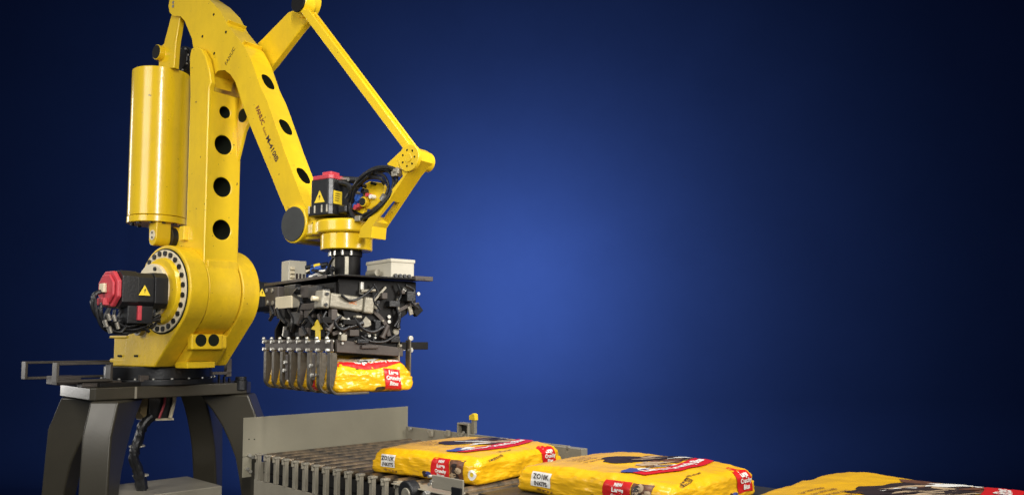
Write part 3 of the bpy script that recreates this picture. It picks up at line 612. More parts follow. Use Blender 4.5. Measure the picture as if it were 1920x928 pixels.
def dress_bag(panel, words, blob, L, Wd, T, seed=0, sidebrand=True):
    # near long side: code box, red panel with white words, picture patch, blue mark, roundel
    zc = T*.52
    panel(-L*.385, -L*.245, zc-.026, zc+.034, 'side', 'code_patch', PWHT, .0030)
    words('ZO10K', .028, -L*.315, zc+.007, 'side', PDRK, 0, .0055, .0006)
    words('INKITS', .025, -L*.315, zc-.021, 'side', PDRK, 0, .0055, .0006)
    words('NET WT 50 LB', .014, -L*.29, zc-.045, 'side', PBRN, -.05, .003, .0004)
    panel(0, 0, 0, 0, 'side', 'red_panel', PRED, .0030, lambda u, v: (L*(.13+.135*u)-(.012*(1-(2*v-1)**2)+.012*(1-u))*(1-u), zc-.050+.095*v))
    for k, (s, sz) in enumerate((('NEW', .016), ('Large', .024), ('Crunchy', .020), ('Bites', .024))):
        words(s, sz, L*.192, zc+.026-.0225*k, 'side', PWHT, 0, .0055, .001)
    panel(L*.27, L*.385, zc-.048, zc+.044, 'side', 'picture_patch', PBRN, .0030)
    for k in range(9):
        a = random.uniform(.29, .365)*L; b = zc+random.uniform(-.036, .032); blob(a, b, .016, .014, 'side', 'kibble_print', PTAN if k % 2 else PDRK, .0045, k+seed, .4, 0, 10)
    blob(L*.075, zc-.036, .022, .014, 'side', 'blue_mark', PBLU, .002, 2, .1, 0, 14); blob(L*.035, zc-.036, .018, .016, 'side', 'dark_mark', PDRK, .002, 3, .1, 0, 14)
    blob(L*.455, zc-.015, .020, .024, 'side', 'roundel', PWHT, .0018, 4, .12, 0, 16); blob(L*.455, zc-.013, .009, .011, 'side', 'roundel_centre', WARN, .0026, 4, .1, 0, 12)
    # end face: red shield with white words
    e0 = Wd*.24
    panel(0, 0, 0, 0, 'end', 'red_panel', PRED, .0030, lambda u, v: (e0+.115*u+.020*(1-v)*1.0-.0*v, zc-.040+.092*v+.005*math.sin(PI*u)))
    for k, s in enumerate(('Large', 'Crunchy', 'Bites')): words(s, .027, e0+.068+.005*k, zc+.028-.026*k, 'end', PWHT, 0, .0060, .0012, .95)
    blob(e0-.012, zc-.040, .026, .011, 'end', 'blue_mark', PBLU, .0028, 7, .1, 0, 14); blob(e0-.04, zc-.040, .014, .012, 'end', 'dark_mark', PDRK, .0028, 8, .1, 0, 12)
    words('COMPLETE NUTRITION', .012, -Wd*.28, zc+.042, 'end', TXD, .1, .003, .0003)
    # top: dog-dark picture, arched red banner, blue rosette, thin print
    q = Wd/.62
    blob(-L*.085, Wd*.07, .075*q, .150*q, 'top', 'picture_print', PDRK, .0020, 11+seed, .30, -.40)
    blob(L*.03, Wd*.26, .100*q, .115*q, 'top', 'picture_print', PBRN, .0018, 13+seed, .5, -.2)
    rs = random.Random(40+seed)
    for k in range(22):
        blob(L*rs.uniform(-.08, .19), Wd*rs.uniform(-.02, .43), q*rs.uniform(.008, .024), q*rs.uniform(.035, .09), 'top', 'picture_streak', (PTAN, PDRK, PDRK, PBRN, PTAN, PDRK, PWHT)[k % 7], .0026+.00012*k, 60+k, .6, rs.uniform(-.9, -.1), 14)
    def ban(u, v):
        t = u*2-1; return (L*.25+q*(-.045*t*t+.095*(v-.5)+.02), Wd*.03+t*.255*q)
    panel(0, 0, 0, 0, 'top', 'red_banner', PRED, .0050, ban, 22)
    words('Large Crunchy Bites', .056*q, L*.25+q*.036, Wd*.03, 'top', PWHT, PI/2, .0080, .0020, .95, lambda x: .045*(x/.235)**2/q)
    blob(L*.17, -Wd*.29, .035*q, .065*q, 'top', 'blue_rosette', PBLU, .0058, 21, .3); blob(L*.175, -Wd*.22, .018*q, .045*q, 'top', 'rosette_white', PWHT, .0066, 22, .4)  # blue rosette with a white printed patch
    for k in range(4): words('for adult dogs', .022*q, -L*.30+.032*k*q, -Wd*.16, 'top', PBRN, PI/2, .0035, .0004)
    words('with real beef', .018*q, L*.42, -Wd*.1, 'top', TXD, PI/2, .0035, .0004)

ZC = .95
WORLD = Frame(0, 0, 0, 0)
def lay_bag(corner, yaw, L, Wd, T, label, seed):
    dv = Vector((math.cos(yaw), math.sin(yaw), 0)); nv = Vector((-dv.y, dv.x, 0)); c = corner+dv*L/2+nv*Wd/2
    th, pn, wd_, bl = make_bag(Frame(c.x, c.y, ZC, yaw), L, Wd, T, label, 0, seed)
    dress_bag(pn, wd_, bl, L, Wd, T, seed)
lay_bag(WORLD.un(697, 884, 'z', ZC), math.radians(-37), .69, .68, .122, 'yellow bag lying on the rollers, farthest back on the conveyor', 1)
lay_bag(WORLD.un(970, 919, 'z', ZC), math.radians(-44), .80, .64, .118, 'middle yellow bag on the belt, between the two other bags on the conveyor', 5)
c3 = WORLD.un(1556, 884, 'z', ZC+.125); y3 = math.radians(-45)
c3 = Vector((c3.x, c3.y, 0))-Vector((-math.sin(y3), math.cos(y3), 0))*.82
lay_bag(c3, y3, .88, .86, .130, 'nearest yellow bag cut off by the lower right corner of the picture', 9)

# ================================================================== CONVEYOR
k0 = WORLD.un(482, 848, 'z', ZC)
K = Frame(k0.x, k0.y, 0, math.radians(-45))
con = thing('roller_conveyor', K, 'grey roller conveyor with slotted side and upright guard plate, under the hindmost bag', 'conveyor')
WK = 1.12
kx = lambda px, py, y=0: K.un(px, py, 'y', y)
XE = kx(742, 905).x          # end of the slots
n_s = 13; pitch = XE/n_s
ZS0, ZS1 = ZC-.155, ZC-.004
# near side posts (inverted U tabs), each a part
proto = None; proto_r = None; proto_c = None
for i in range(n_s+1):
    if proto is None:
        bm = NB(); pw = pitch*.27
        box(bm, -pw/2, pw/2, -.010, .0, ZS0, ZS1-.006); box(bm, -pw/2, -pw/2+.005, -.0, .012, ZS0, ZS1-.006); box(bm, pw/2-.005, pw/2, -.0, .012, ZS0, ZS1-.006)
        proto = finish(bm, 'side_post', GREYL, con, .002); o = proto
        bm = NB(); cyl(bm, (0, .03, ZC-.024), (0, WK-.04, ZC-.024), .0235, seg=24); proto_r = finish(bm, 'roller', WORN, con); r_ = proto_r
        bm = NB(); box(bm, -pw*.62, pw*.62, -.018, .02, ZS1-.010, ZS1+.002); box(bm, -pw*.2, pw*.2, -.024, .0, ZS1-.03, ZS1-.006); proto_c = finish(bm, 'post_cap', GREYL, con, .003); c_ = proto_c
        bm = NB(); box(bm, -.006, .006, .05, WK-.06, ZC-.075, ZC-.045); proto_s = finish(bm, 'cross_bar', BAR, con); s_ = proto_s
    else:
        o = proto.copy(); C.objects.link(o); r_ = proto_r.copy(); C.objects.link(r_); c_ = proto_c.copy(); C.objects.link(c_); s_ = proto_s.copy(); C.objects.link(s_)
    x = .02+pitch*i; o.location.x = x; c_.location.x = x; r_.location.x = x+pitch*.5; s_.location.x = x
# extra rollers past the slots under the bag, up to the belt
XB = kx(893, 928).x-.10
k = 0
while XE+pitch*(k+1.4) < XB:
    r_ = proto_r.copy(); C.objects.link(r_); r_.location.x = XE+pitch*(k+1.5); k += 1
bm = NB(); box(bm, -.02, XE+.03, -.006, .004, .35, ZS0); finish(bm, 'side_panel', GREYL, con, .003)
bm = NB(); box(bm, .0, XE+.03, .052, .058, ZS0-.1, ZC-.052); finish(bm, 'slot_shade_sheet', BLK, con)  # black sheet added behind the posts as the shade in the slots
bm = NB(); box(bm, -.01, XB, WK*.5-.01, WK*.5+.01, .5, ZC-.09); box(bm, .0, XB, WK-.02, WK-.01, .5, ZC-.07); finish(bm, 'inner_frame', BLK_M, con)
bm = NB(); box(bm, -.01, XB, .05, WK-.04, ZC-.125, ZC-.115); finish(bm, 'drip_tray', BLK_M, con)
# chain/side channel after the slots
bm = NB(); XR = 2.9
box(bm, XE+.03, XB, -.02, .0, .45, ZC-.010); box(bm, XE+.03, XB, -.05, .05, ZC-.010, ZC-.004); box(bm, XE+.03, XB, -.05, -.02, ZC-.19, ZC-.175)
finish(bm, 'side_channel', GREYL, con, .004)
q = K.un(767, 921, 'y', -.06)
bm = NB(); cyl(bm, (q.x, -.03, q.z), (q.x, -.085, q.z), .052, seg=32); finish(bm, 'bearing_housing', RUB, con, .008)
bm = NB(); cyl(bm, (q.x+.015, -.085, q.z-.006), (q.x+.015, -.095, q.z-.006), .028, seg=24); finish(bm, 'shaft_end', BRUSH, con, .003)
q2 = K.un(774, 923, 'y', -.08)
bm = NB(); cyl(bm, (q2.x+.075, -.05, q2.z), (q2.x+.075, -.075, q2.z), .016, seg=6); finish(bm, 'nut', ZINC, con, .002)
bm = NB(); qa = K.un(820, 893, 'y', -.03); qb = K.un(878, 914, 'y', -.03); zs = K.un(850, 909, 'y', -.06).z; box(bm, qa.x, qb.x, -.062, -.052, zs-.028, zs+.028); finish(bm, 'splice_plate', GREYL, con, .003)
bm = NB(); box(bm, qb.x-.06, qb.x-.0, -.074, -.063, .6, zs-.005); finish(bm, 'black_strap', BLK, con, .002)
for dx, dz in ((-.015, -.01), (-.015, -.045), (.0, -.03)):
    bm = NB(); cyl(bm, (qa.x+dx, -.052, zs+.03+dz), (qa.x+dx, -.068, zs+.03+dz), .007, seg=8); finish(bm, 'bolt', ZINC, con)
# guard plate
g0 = K.un(457, 783, 'x', -.03); g1 = K.un(765, 763, 'x', -.03)
bm = NB(); box(bm, -.036, -.030, g0.y, g1.y, ZC-.02, g0.z); gp = finish(bm, 'guard_plate', PLATE, con, .001)
bm = NB(); box(bm, -.035, -.027, g0.y, g0.y+.055, ZC-.14, ZC-.0225); finish(bm, 'guard_tab', PLATE, con, .001)
for px, py in ((467, 853), (472, 856), (463, 878), (468, 883)):
    q = K.un(px, py, 'x', -.026); bm = NB(); cyl(bm, (-.028, q.y, q.z), (-.012, q.y, q.z), .010, seg=8); finish(bm, 'bolt', ZINC, gp)
for px, py in ((467, 823), (477, 823)):
    q = K.un(px, py, 'x', -.0295); bm = NB(); cyl(bm, (-.031, q.y, q.z), (-.029, q.y, q.z), .004, seg=8); finish(bm, 'hole_mark', CAVITY, gp)
# end frame below the guard
bm = NB(); box(bm, -.026, -.012, .0, WK, .4, ZC-.06); finish(bm, 'end_frame', GREYL, con, .002)
# conveyor legs
for x in (.1, XB-.1):
    for y in (.05, WK-.05):
        bm = NB(); box(bm, x-.03, x+.03, y-.025, y+.025, .0, .5); finish(bm, 'leg', GREY, con, .003)
# far rail
bm = NB(); f0 = K.un(771, 801, 'y', WK); f1 = K.un(1067, 834, 'y', WK)
zr = (f0.z+f1.z)/2
box(bm, -.03, f1.x, WK, WK+.012, zr-.13, zr); box(bm, -.03, f1.x, WK-.02, WK, ZC-.03, ZC-.012)
finish(bm, 'far_rail', GREYL, con, .003)
for px in (770, 806, 838, 985, 1066):
    q = K.un(px, 803, 'y', WK-.01); q.z = zr-.01; bm = NB(); cyl(bm, (q.x, WK-.01, zr-.012), (q.x, WK-.022, zr-.012), .012, seg=10); finish(bm, 'bolt', ZINC, con)
for px in (806, 838):
    q = K.un(px, 812, 'y', WK-.03); bm = NB(); box(bm, q.x-.015, q.x+.015, WK-.03, WK-.012, q.z-.02, q.z+.02); finish(bm, 'lug', GREYL, con, .002)
# belt section
bel = thing('belt_conveyor', Frame(K.m.to_translation().x, K.m.to_translation().y, 0, math.radians(-45)), 'dark smooth belt conveyor carrying the two nearer yellow bags', 'conveyor')
bm = NB(); box(bm, XB+.06, 6.2, .06, WK-.05, ZC-.04, ZC-.001); cyl(bm, (XB+.06, .06, ZC-.0205), (XB+.06, WK-.05, ZC-.0205), .0195, seg=20); finish(bm, 'belt', BELT, bel)
bm = NB(); box(bm, XB+.003, 6.2, -.02, .0, .45, ZC-.020); box(bm, XB+.003, 6.2, -.05, .0, ZC-.020, ZC-.012); box(bm, XB+.003, 6.2, .01, .05, ZC-.045, ZC-.035); finish(bm, 'side_rail', GREYL, bel, .004)
bm = NB(); box(bm, f1.x+.0, 6.2, WK-.045, WK-.03, ZC-.15, ZC-.02); finish(bm, 'far_side_rail', GREYL, bel, .004)
for x in (XB+.3, 4.6):
    for y in (.04, WK-.06):
        bm = NB(); box(bm, x-.03, x+.03, y-.025, y+.02, .0, .455); finish(bm, 'leg', GREY, bel, .003)
bm = NB(); e0 = K.un(1045, 838, 'y', WK-.01); box(bm, e0.x-.10, f1.x+.11, WK-.022, WK+.03, ZC-.03, zr-.006); finish(bm, 'end_bracket', GREYL, con, .004)
# sensor post on the far rail
sp0 = K.un(888, 814, 'y', WK+.02)
S = Frame(*(K.m @ Vector((sp0.x, WK+.02, zr)))[:], math.radians(-45)) if False else Frame((K.m @ Vector((sp0.x, WK+.02, zr))).x, (K.m @ Vector((sp0.x, WK+.02, zr))).y, zr, math.radians(-45))
sen = thing('photo_sensor', S, 'small dark sensor bracket topped with a yellow part on the far conveyor rail', 'sensor')
u = lambda px, py: S.un(px, py, 'y', 0)
bm = NB(); A0 = u(863, 791); A1 = u(884, 814)
box(bm, A0.x, A0.x+.012, -.03, .03, A1.z-.02, A0.z); box(bm, A0.x+.012, A1.x, -.03, .03, A0.z-.012, A0.z); box(bm, A1.x-.012, A1.x, -.03, .03, A1.z-.02, A0.z-.012); box(bm, A0.x+.012, A1.x-.012, -.03, .03, A1.z-.02, A1.z-.008)
finish(bm, 'bracket', GREYL, sen, .003)
bm = NB(); box(bm, A0.x+.012, A1.x-.012, .0, .028, A1.z-.008, A0.z-.012); finish(bm, 'sensor_body', BLK, sen, .003)
bm = NB(); B0 = u(888, 788); B1 = u(888, 812); box(bm, B0.x-.008, B0.x+.02, -.012, .012, B1.z, B0.z+.004); finish(bm, 'post', BRUSH, sen, .002)
bm = NB(); T0 = u(888, 774); T1 = u(888, 787); prism(bm, [Vector((T0.x-.028, -.015, T1.z)), Vector((T0.x+.028, -.015, T1.z)), Vector((T0.x+.024, -.015, T0.z-.005)), Vector((T0.x+.006, -.015, T0.z)), Vector((T0.x-.006, -.015, T0.z-.006)), Vector((T0.x-.028, -.015, T0.z-.016))], (0, .03, 0)); finish(bm, 'reflector', WARN, sen, .003)
bm = NB(); q = u(876, 810); cyl(bm, (q.x, -.035, q.z), (q.x, -.028, q.z), .010, seg=10); finish(bm, 'bolt', ZINC, sen)

# ================================================================== GRIPPER
sh = R.m @ Vector((wx, 0, 0)); gy = math.atan2(-.78, .62)
zpl = WORLD.un(655, 527, 'y', sh.y).z
G = Frame(sh.x, sh.y, zpl, gy)
gr = thing('bag_gripper', G, 'black pneumatic bag gripper with curved steel fingers hanging from the robot wrist', 'gripper')
zfl = R.o.z+zf0-zpl
bm = NB(); cyl(bm, (0, 0, .0), (0, 0, zfl-.012), .074, seg=40); cyl(bm, (0, 0, zfl-.03), (0, 0, zfl-.001), .082, seg=40); cyl(bm, (0, 0, 0.0), (0, 0, .02), .12, seg=40); shf = finish(bm, 'tool_shaft', BLK_M, gr, .003)
for a in (200, 235, 262, 290, 320, 350):
    bm = NB(); a = math.radians(a); x, y = .086*math.cos(a), .086*math.sin(a); cyl(bm, (x, y, zfl-.028), (x, y, zfl-.004), .008, seg=8); finish(bm, 'shaft_bolt', ZINC, shf)
for a in (215, 275, 335):
    bm = NB(); a = math.radians(a); x, y = .074*math.cos(a), .074*math.sin(a); box(bm, -.010, .010, -.008, .004, .02, zfl-.035, Matrix.Translation((x, y, 0)) @ Matrix.Rotation(a+PI/2, 4, 'Z')); finish(bm, 'shaft_rib', BRUSH, shf, .002)
gl = lambda px, py, x: G.un(px, py, 'x', x)
XN, XF = .36, -.46
bm = NB(); box(bm, XF-.04, XN+.03, -.23, .24, -.008, .0); plate = finish(bm, 'top_plate', BLK_M, gr, .002)
bm = NB(); e = gl(806, 528, XN); box(bm, XN-.01, XN+.03, .18, e.y, -.010, .012); finish(bm, 'plate_arm', BAR, gr, .002)
# enclosures
b0 = gl(733, 526, XN-.02); b1 = gl(777, 489, XN-.02)
bm = NB(); box(bm, XN-.27, XN-.02, b0.y, b1.y, .002, b1.z); eb = finish(bm, 'valve_enclosure', BEIGE, gr, .005)
bm = NB(); box(bm, XN-.274, XN-.016, b0.y-.004, b1.y+.004, b1.z-.014, b1.z+.004); finish(bm, 'lid', BEIGE, eb, .004)
for k in range(4):
    bm = NB(); y = b0.y+.02+k*.026; cyl(bm, (XN-.018, y, .012), (XN-.005, y, .012), .009, seg=10); finish(bm, 'gland', BLK, eb)
q = G.un(706, 518, 'y', b0.y-.01); bm = NB(); cyl(bm, (q.x-.05, b0.y-.03, .028), (q.x+.05, b0.y-.03, .028), .018, seg=16); finish(bm, 'regulator', BRUSH, gr, .003)
c0 = gl(541, 520, XF+.12); c1 = gl(575, 490, XF+.12)
bm = NB(); box(bm, XF+.02, XF+.12, c0.y, c1.y, .002, c1.z); vb = finish(bm, 'valve_block', BEIGE, gr, .004)
for k in range(4):
    bm = NB(); z = .015+k*.022; box(bm, XF+.121, XF+.135, c0.y+.005, c0.y+.03, z-.008, z+.008); finish(bm, 'coil', CREAM, vb, .003)
bm = NB()
for k in range(3): box(bm, XF+.121, XF+.124, c0.y+.04+.02*k, c0.y+.052+.02*k, .015, .055)
finish(bm, 'valve_detail', PDRK, vb)
for i, (x, y, r, m) in enumerate(((588, 508, .016, BLUEP), (596, 504, .013, BLUEP), (594, 499, .011, WARN), (580, 510, .012, CREAM), (586, 520, .012, PWHT), (604, 510, .010, PWHT), (578, 502, .012, BLK), (608, 498, .014, RUB), (612, 514, .012, RUB), (602, 518, .010, STEEL), (620, 506, .014, RUB))):
    q = G.un(x, y, 'y', -.10); bm = NB(); cyl(bm, q-Vector((.012, .01, 0)), q+Vector((.012, .015, .006)), r, seg=12); finish(bm, 'air_fitting', m, gr, .002)
for i, pts in enumerate([[(575, 505), (588, 498), (600, 506), (612, 500), (622, 512)], [(580, 520), (596, 514), (608, 520), (622, 516)], [(576, 512), (590, 506), (604, 512), (618, 508), (626, 520)], [(610, 520), (618, 496), (626, 482)]]):
    bm = NB(); tube(bm, [G.un(x, y, 'y', -.09-.01*i) for x, y in pts], .007, 7, 6); finish(bm, 'air_hose', (BLUEP, PWHT, RUB, RUB)[i], gr)
# end plates (hourglass) and body
def endplate(x, m=BLK_M, scale=1):
    bm = NB(); o = [(-.20, -.013), (.225, -.013), (.225, -.125), (.185, -.135), (.175, -.175), (.135, -.20), (.128, -.36), (-.20, -.36), (-.20, -.25), (-.17, -.19), (-.20, -.12)]
    prism(bm, [Vector((x, a, b)) for a, b in o], (.014, 0, 0)); return finish(bm, 'end_plate', m, gr, .003)
ep1 = endplate(XN-.05); ep2 = endplate(XF+.02)
bm = NB(); box(bm, XF+.04, XN-.06, -.15, .08, -.33, -.02); box(bm, XF+.04, XN-.06, -.21, .11, -.12, -.03); finish(bm, 'gripper_body', BLK_M, gr, .006)
# dots / bolts on the near end plate
for x, y, r in ((757, 543, .011), (783, 551, .009), (703, 574, .014), (728, 594, .009), (728, 603, .009), (741, 622, .016), (710, 651, .009), (691, 629, .008), (702, 633, .006), (642, 623, .012), (756, 655, .006), (689, 626, .006)):
    q = gl(x, y, XN-.035); bm = NB(); cyl(bm, (XN-.036, q.y, q.z), (XN-.024, q.y, q.z), r, seg=12); finish(bm, 'plate_bolt', ZINC if r < .012 else BRUSH, ep1, .001)
def strap(pts, wd, x, m, name, th=.012):
    P_ = [gl(a, b, x) for a, b in pts]; bm = NB()
    for p, q in zip(P_, P_[1:]):
        d = (q-p).normalized(); n = Vector((1, 0, 0)).cross(d)*wd/2; prism(bm, [p-n, p+n, q+n, q-n], (th, 0, 0))
    return finish(bm, name, m, gr, .002)
strap([(694, 570), (722, 538)], .012, XN-.030, BRUSH, 'stay_rod')
strap([(745, 560), (745, 581)], .014, XN-.030, BRUSH, 'stay_rod')
strap([(744, 583), (766, 572), (784, 570)], .018, XN-.034, BAR, 'toggle_lever')
strap([(700, 584), (716, 600), (724, 612), (728, 630)], .020, XN-.034, BAR, 'toggle_lever')
strap([(766, 574), (770, 590)], .022, XN-.03, BRUSH, 'clip')
strap([(772, 574), (782, 588)], .050, XN-.05, BLK_M, 'clip', .03)
strap([(640, 640), (652, 622), (640, 620), (622, 626)], .018, XN-.034, BAR, 'toggle_lever')
strap([(610, 626), (626, 612), (632, 600), (633, 588)], .014, XN-.10, BAR, 'toggle_lever')
q = gl(684, 606, XN-.03); bm = NB(); prism(bm, [q+Vector((0, a, b)) for a, b in ((0, .034), (.026, .012), (.03, -.008), (.012, -.018), (-.012, -.02), (-.03, -.008))], (.012, 0, 0)); finish(bm, 'cam', BRUSH, gr, .003)
# pneumatic cylinder
ca, cb_ = gl(601, 560, XN-.02), gl(700, 574, XN-.02)
dd = (cb_-ca).normalized(); nn = Vector((1, 0, 0)).cross(dd)
def slab(a, b, h0, h1, x0, x1, name, m, parent=gr, bev=.004):
    bm = NB(); prism(bm, [Vector((x0, a.y, a.z))+nn*h0, Vector((x0, a.y, a.z))+nn*h1, Vector((x0, b.y, b.z))+nn*h1, Vector((x0, b.y, b.z))+nn*h0], (x1-x0, 0, 0)); return finish(bm, name, m, parent, bev)
pc = slab(ca+dd*.045, cb_-dd*.055, -.036, .036, XN-.085, XN-.012, 'air_cylinder', BRUSH, gr, .012)
slab(ca, ca+dd*.044, -.043, .043, XN-.09, XN-.006, 'cylinder_head', BRUSH, pc, .010); slab(cb_-dd*.054, cb_, -.040, .040, XN-.09, XN-.006, 'cylinder_head', BRUSH, pc, .010)
bm = NB(); q = ca-dd*.03; cyl(bm, Vector((XN-.05, q.y, q.z)), Vector((XN-.05, ca.y, ca.z)), .012, seg=14); finish(bm, 'piston_rod', CREAM, pc)
for t, h in ((.022, .025), (.022, -.025), (.29, .02), (.29, -.02)):
    q = ca+dd*t+nn*h; bm = NB(); cyl(bm, (XN-.008, q.y, q.z), (XN+.001, q.y, q.z), .008, seg=10); finish(bm, 'tie_bolt', BLK, pc)
bm = NB(); q0 = ca+dd*.14; text_on(bm, 'SMC', .022, (XN-.0115, q0.y, q0.z-.005), dd, (0, 0, 1), .0006); finish(bm, 'lettering', mat('orange_print', (.6, .18, .03), .5), pc)
bm = NB(); tube(bm, [Vector((XN+.0, p.y, p.z)) for p in (gl(640, 553, XN), gl(655, 563, XN), gl(672, 560, XN), gl(690, 548, XN), gl(700, 538, XN))], .006); finish(bm, 'air_hose', RUB, pc)
bm = NB(); q = gl(680, 540, XN-.02); cyl(bm, (XN-.03, q.y, q.z-.03), (XN-.03, q.y, q.z+.03), .012, seg=12); finish(bm, 'elbow_fitting', ZINC, gr, .002)
# left upper grips, seen beyond near side
yq = -.26
gs = lambda px, py, y=yq: G.un(px, py, 'y', y)
def sbox(px0, py0, px1, py1, y0, y1, name, m, bev=.003, parent=gr):
    a, b = gs(px0, py0, y0), gs(px1, py1, y0); bm = NB(); box(bm, min(a.x, b.x), max(a.x, b.x), y0, y1, min(a.z, b.z), max(a.z, b.z)); return finish(bm, name, m, parent, bev)
sbox(516, 557, 546, 577, -.272, -.2, 'sensor_plate', CREAM, .004)
sbox(497, 540, 520, 572, -.27, -.22, 'linkage_block', BAR, .006)
for x, y in ((500, 545), (511, 545), (502, 567), (512, 568)):
    q = gs(x, y, -.27); bm = NB(); cyl(bm, (q.x, -.276, q.z), (q.x, -.262, q.z), .012, seg=14); finish(bm, 'pivot_pin', BRUSH, gr, .002)
sbox(549, 554, 560, 576, -.272, -.22, 'hinge_block', BRUSH, .003)
sbox(560, 570, 598, 579, -.275, -.22, 'cross_rod', BAR, .004)
sbox(563, 536, 578, 558, -.26, -.2, 'linkage_block', BAR, .004)
sbox(505, 572, 514, 592, -.265, -.23, 'linkage_arm', BAR, .004); bm = NB(); box(bm, XF-.04, XN-.1, -.24, -.231, -.012, .004); finish(bm, 'edge_rail', BAR, gr, .002)
for pts, m in (([(535, 612), (533, 630)], STEEL), ([(560, 608), (566, 592), (566, 580)], BAR), ([(598, 590), (604, 606)], BAR), ([(542, 580), (552, 600), (548, 622)], BLK_M)):
    bm = NB(); tube(bm, [gs(a, b, -.262) for a, b in pts], .011, 8, 5); finish(bm, 'link_rod', m, gr)
bm = NB(); prism(bm, [gs(a, b, -.25) for a, b in ((512, 560), (600, 540), (606, 632), (536, 632), (538, 606), (524, 590))], (0, .03, 0)); finish(bm, 'side_plate', BLK_M, gr, .004)
# packed mechanism on the two visible sides: links, small cylinders, brackets, hoses
rg = random.Random(11)
for (x, y, wdt, h, m) in ((610, 600, .05, .03, BLK_M), (622, 590, .03, .05, BAR), (650, 604, .07, .025, BLK_M), (660, 624, .05, .03, BAR), (676, 640, .06, .02, BLK), (640, 633, .03, .03, BRUSH), (705, 610, .03, .05, BLK),
                            (735, 570, .06, .03, BLK), (716, 555, .03, .03, BAR), (765, 556, .05, .05, BLK), (738, 636, .05, .03, BLK), (690, 650, .09, .016, BAR), (610, 548, .03, .03, BLK), (750, 548, .02, .02, BAR), (668, 594, .03, .012, BRUSH)):
    q = gl(x, y, XN-.03); dx = rg.uniform(0, .02); bm = NB(); box(bm, XN-.036, XN-.012+dx, q.y-wdt/2, q.y+wdt/2, q.z-h/2, q.z+h/2, None); finish(bm, 'bracket', m, gr, .003)
for (x, y, l, r, m, ang) in ((660, 612, .12, .013, BLK, .3), (640, 596, .09, .010, BRUSH, -.5), (722, 622, .07, .012, BAR, 1.1), (748, 600, .08, .010, BLK, 1.4), (624, 608, .08, .012, BAR, .9), (690, 545, .08, .008, BRUSH, .1)):
    q = gl(x, y, XN-.016); d = Vector((0, math.cos(ang), math.sin(ang)))*l/2; bm = NB(); cyl(bm, q-d, q+d, r, seg=16); cyl(bm, q-d, q-d*.7, r*1.35, seg=16); finish(bm, 'link_rod', m, gr, .001)
for i_, pts in enumerate([[(700, 532), (708, 548), (700, 562), (712, 580)], [(640, 592), (628, 604), (640, 618), (656, 612)], [(745, 532), (752, 552), (744, 572), (748, 596), (740, 612)], [(664, 596), (680, 616), (700, 622), (720, 612)],
                          [(612, 584), (606, 600), (618, 618), (610, 636)], [(760, 535), (776, 545), (772, 566), (784, 578)], [(676, 630), (696, 640), (722, 640), (742, 628)]]):
    bm = NB(); tube(bm, [gl(x, y, XN-.008+.006*(i_ % 2)) for x, y in pts], .0055+.002*(i_ % 2), 7, 6); finish(bm, 'air_hose', RUB, gr)
for k in range(22):
    x, y = rg.uniform(612, 750), rg.uniform(595, 648); q = gl(x, y, XN-.02); r = rg.uniform(.004, .008)
    bm = NB(); cyl(bm, (XN-.03, q.y, q.z), (XN-.010, q.y, q.z), r, seg=8); finish(bm, 'small_bolt', (ZINC, BRUSH, BLK)[k % 3], gr)
for (x, y, w_, h, m) in ((528, 586, .05, .03, BLK_M), (556, 596, .06, .03, BLK), (580, 586, .05, .025, BAR), (545, 545, .07, .03, BLK), (588, 548, .05, .03, BLK), (570, 622, .05, .02, BAR), (538, 626, .03, .02, BLK_M)):
    q = gs(x, y, -.262); bm = NB(); box(bm, q.x-w_, q.x+w_, -.268, -.23, q.z-h, q.z+h); finish(bm, 'bracket', m, gr, .003)
for pts in ([(508, 575), (512, 588), (506, 600)], [(520, 578), (526, 594), (536, 606)], [(560, 540), (552, 552), (566, 564), (560, 584)], [(575, 600), (568, 612), (576, 628)], [(590, 580), (580, 592), (590, 608)]):
    bm = NB(); tube(bm, [gs(a, b, -.270) for a, b in pts], .009, 7, 5); finish(bm, 'air_hose', RUB, gr)
# yellow arrow
bm = NB(); prism(bm, [gs(a, b, -.27) for a, b in ((594, 599), (604, 617), (599, 619), (599, 637), (591, 637), (591, 619), (583, 617))], (0, .006, 0)); finish(bm, 'yellow_pointer', WARN, gr, .001)
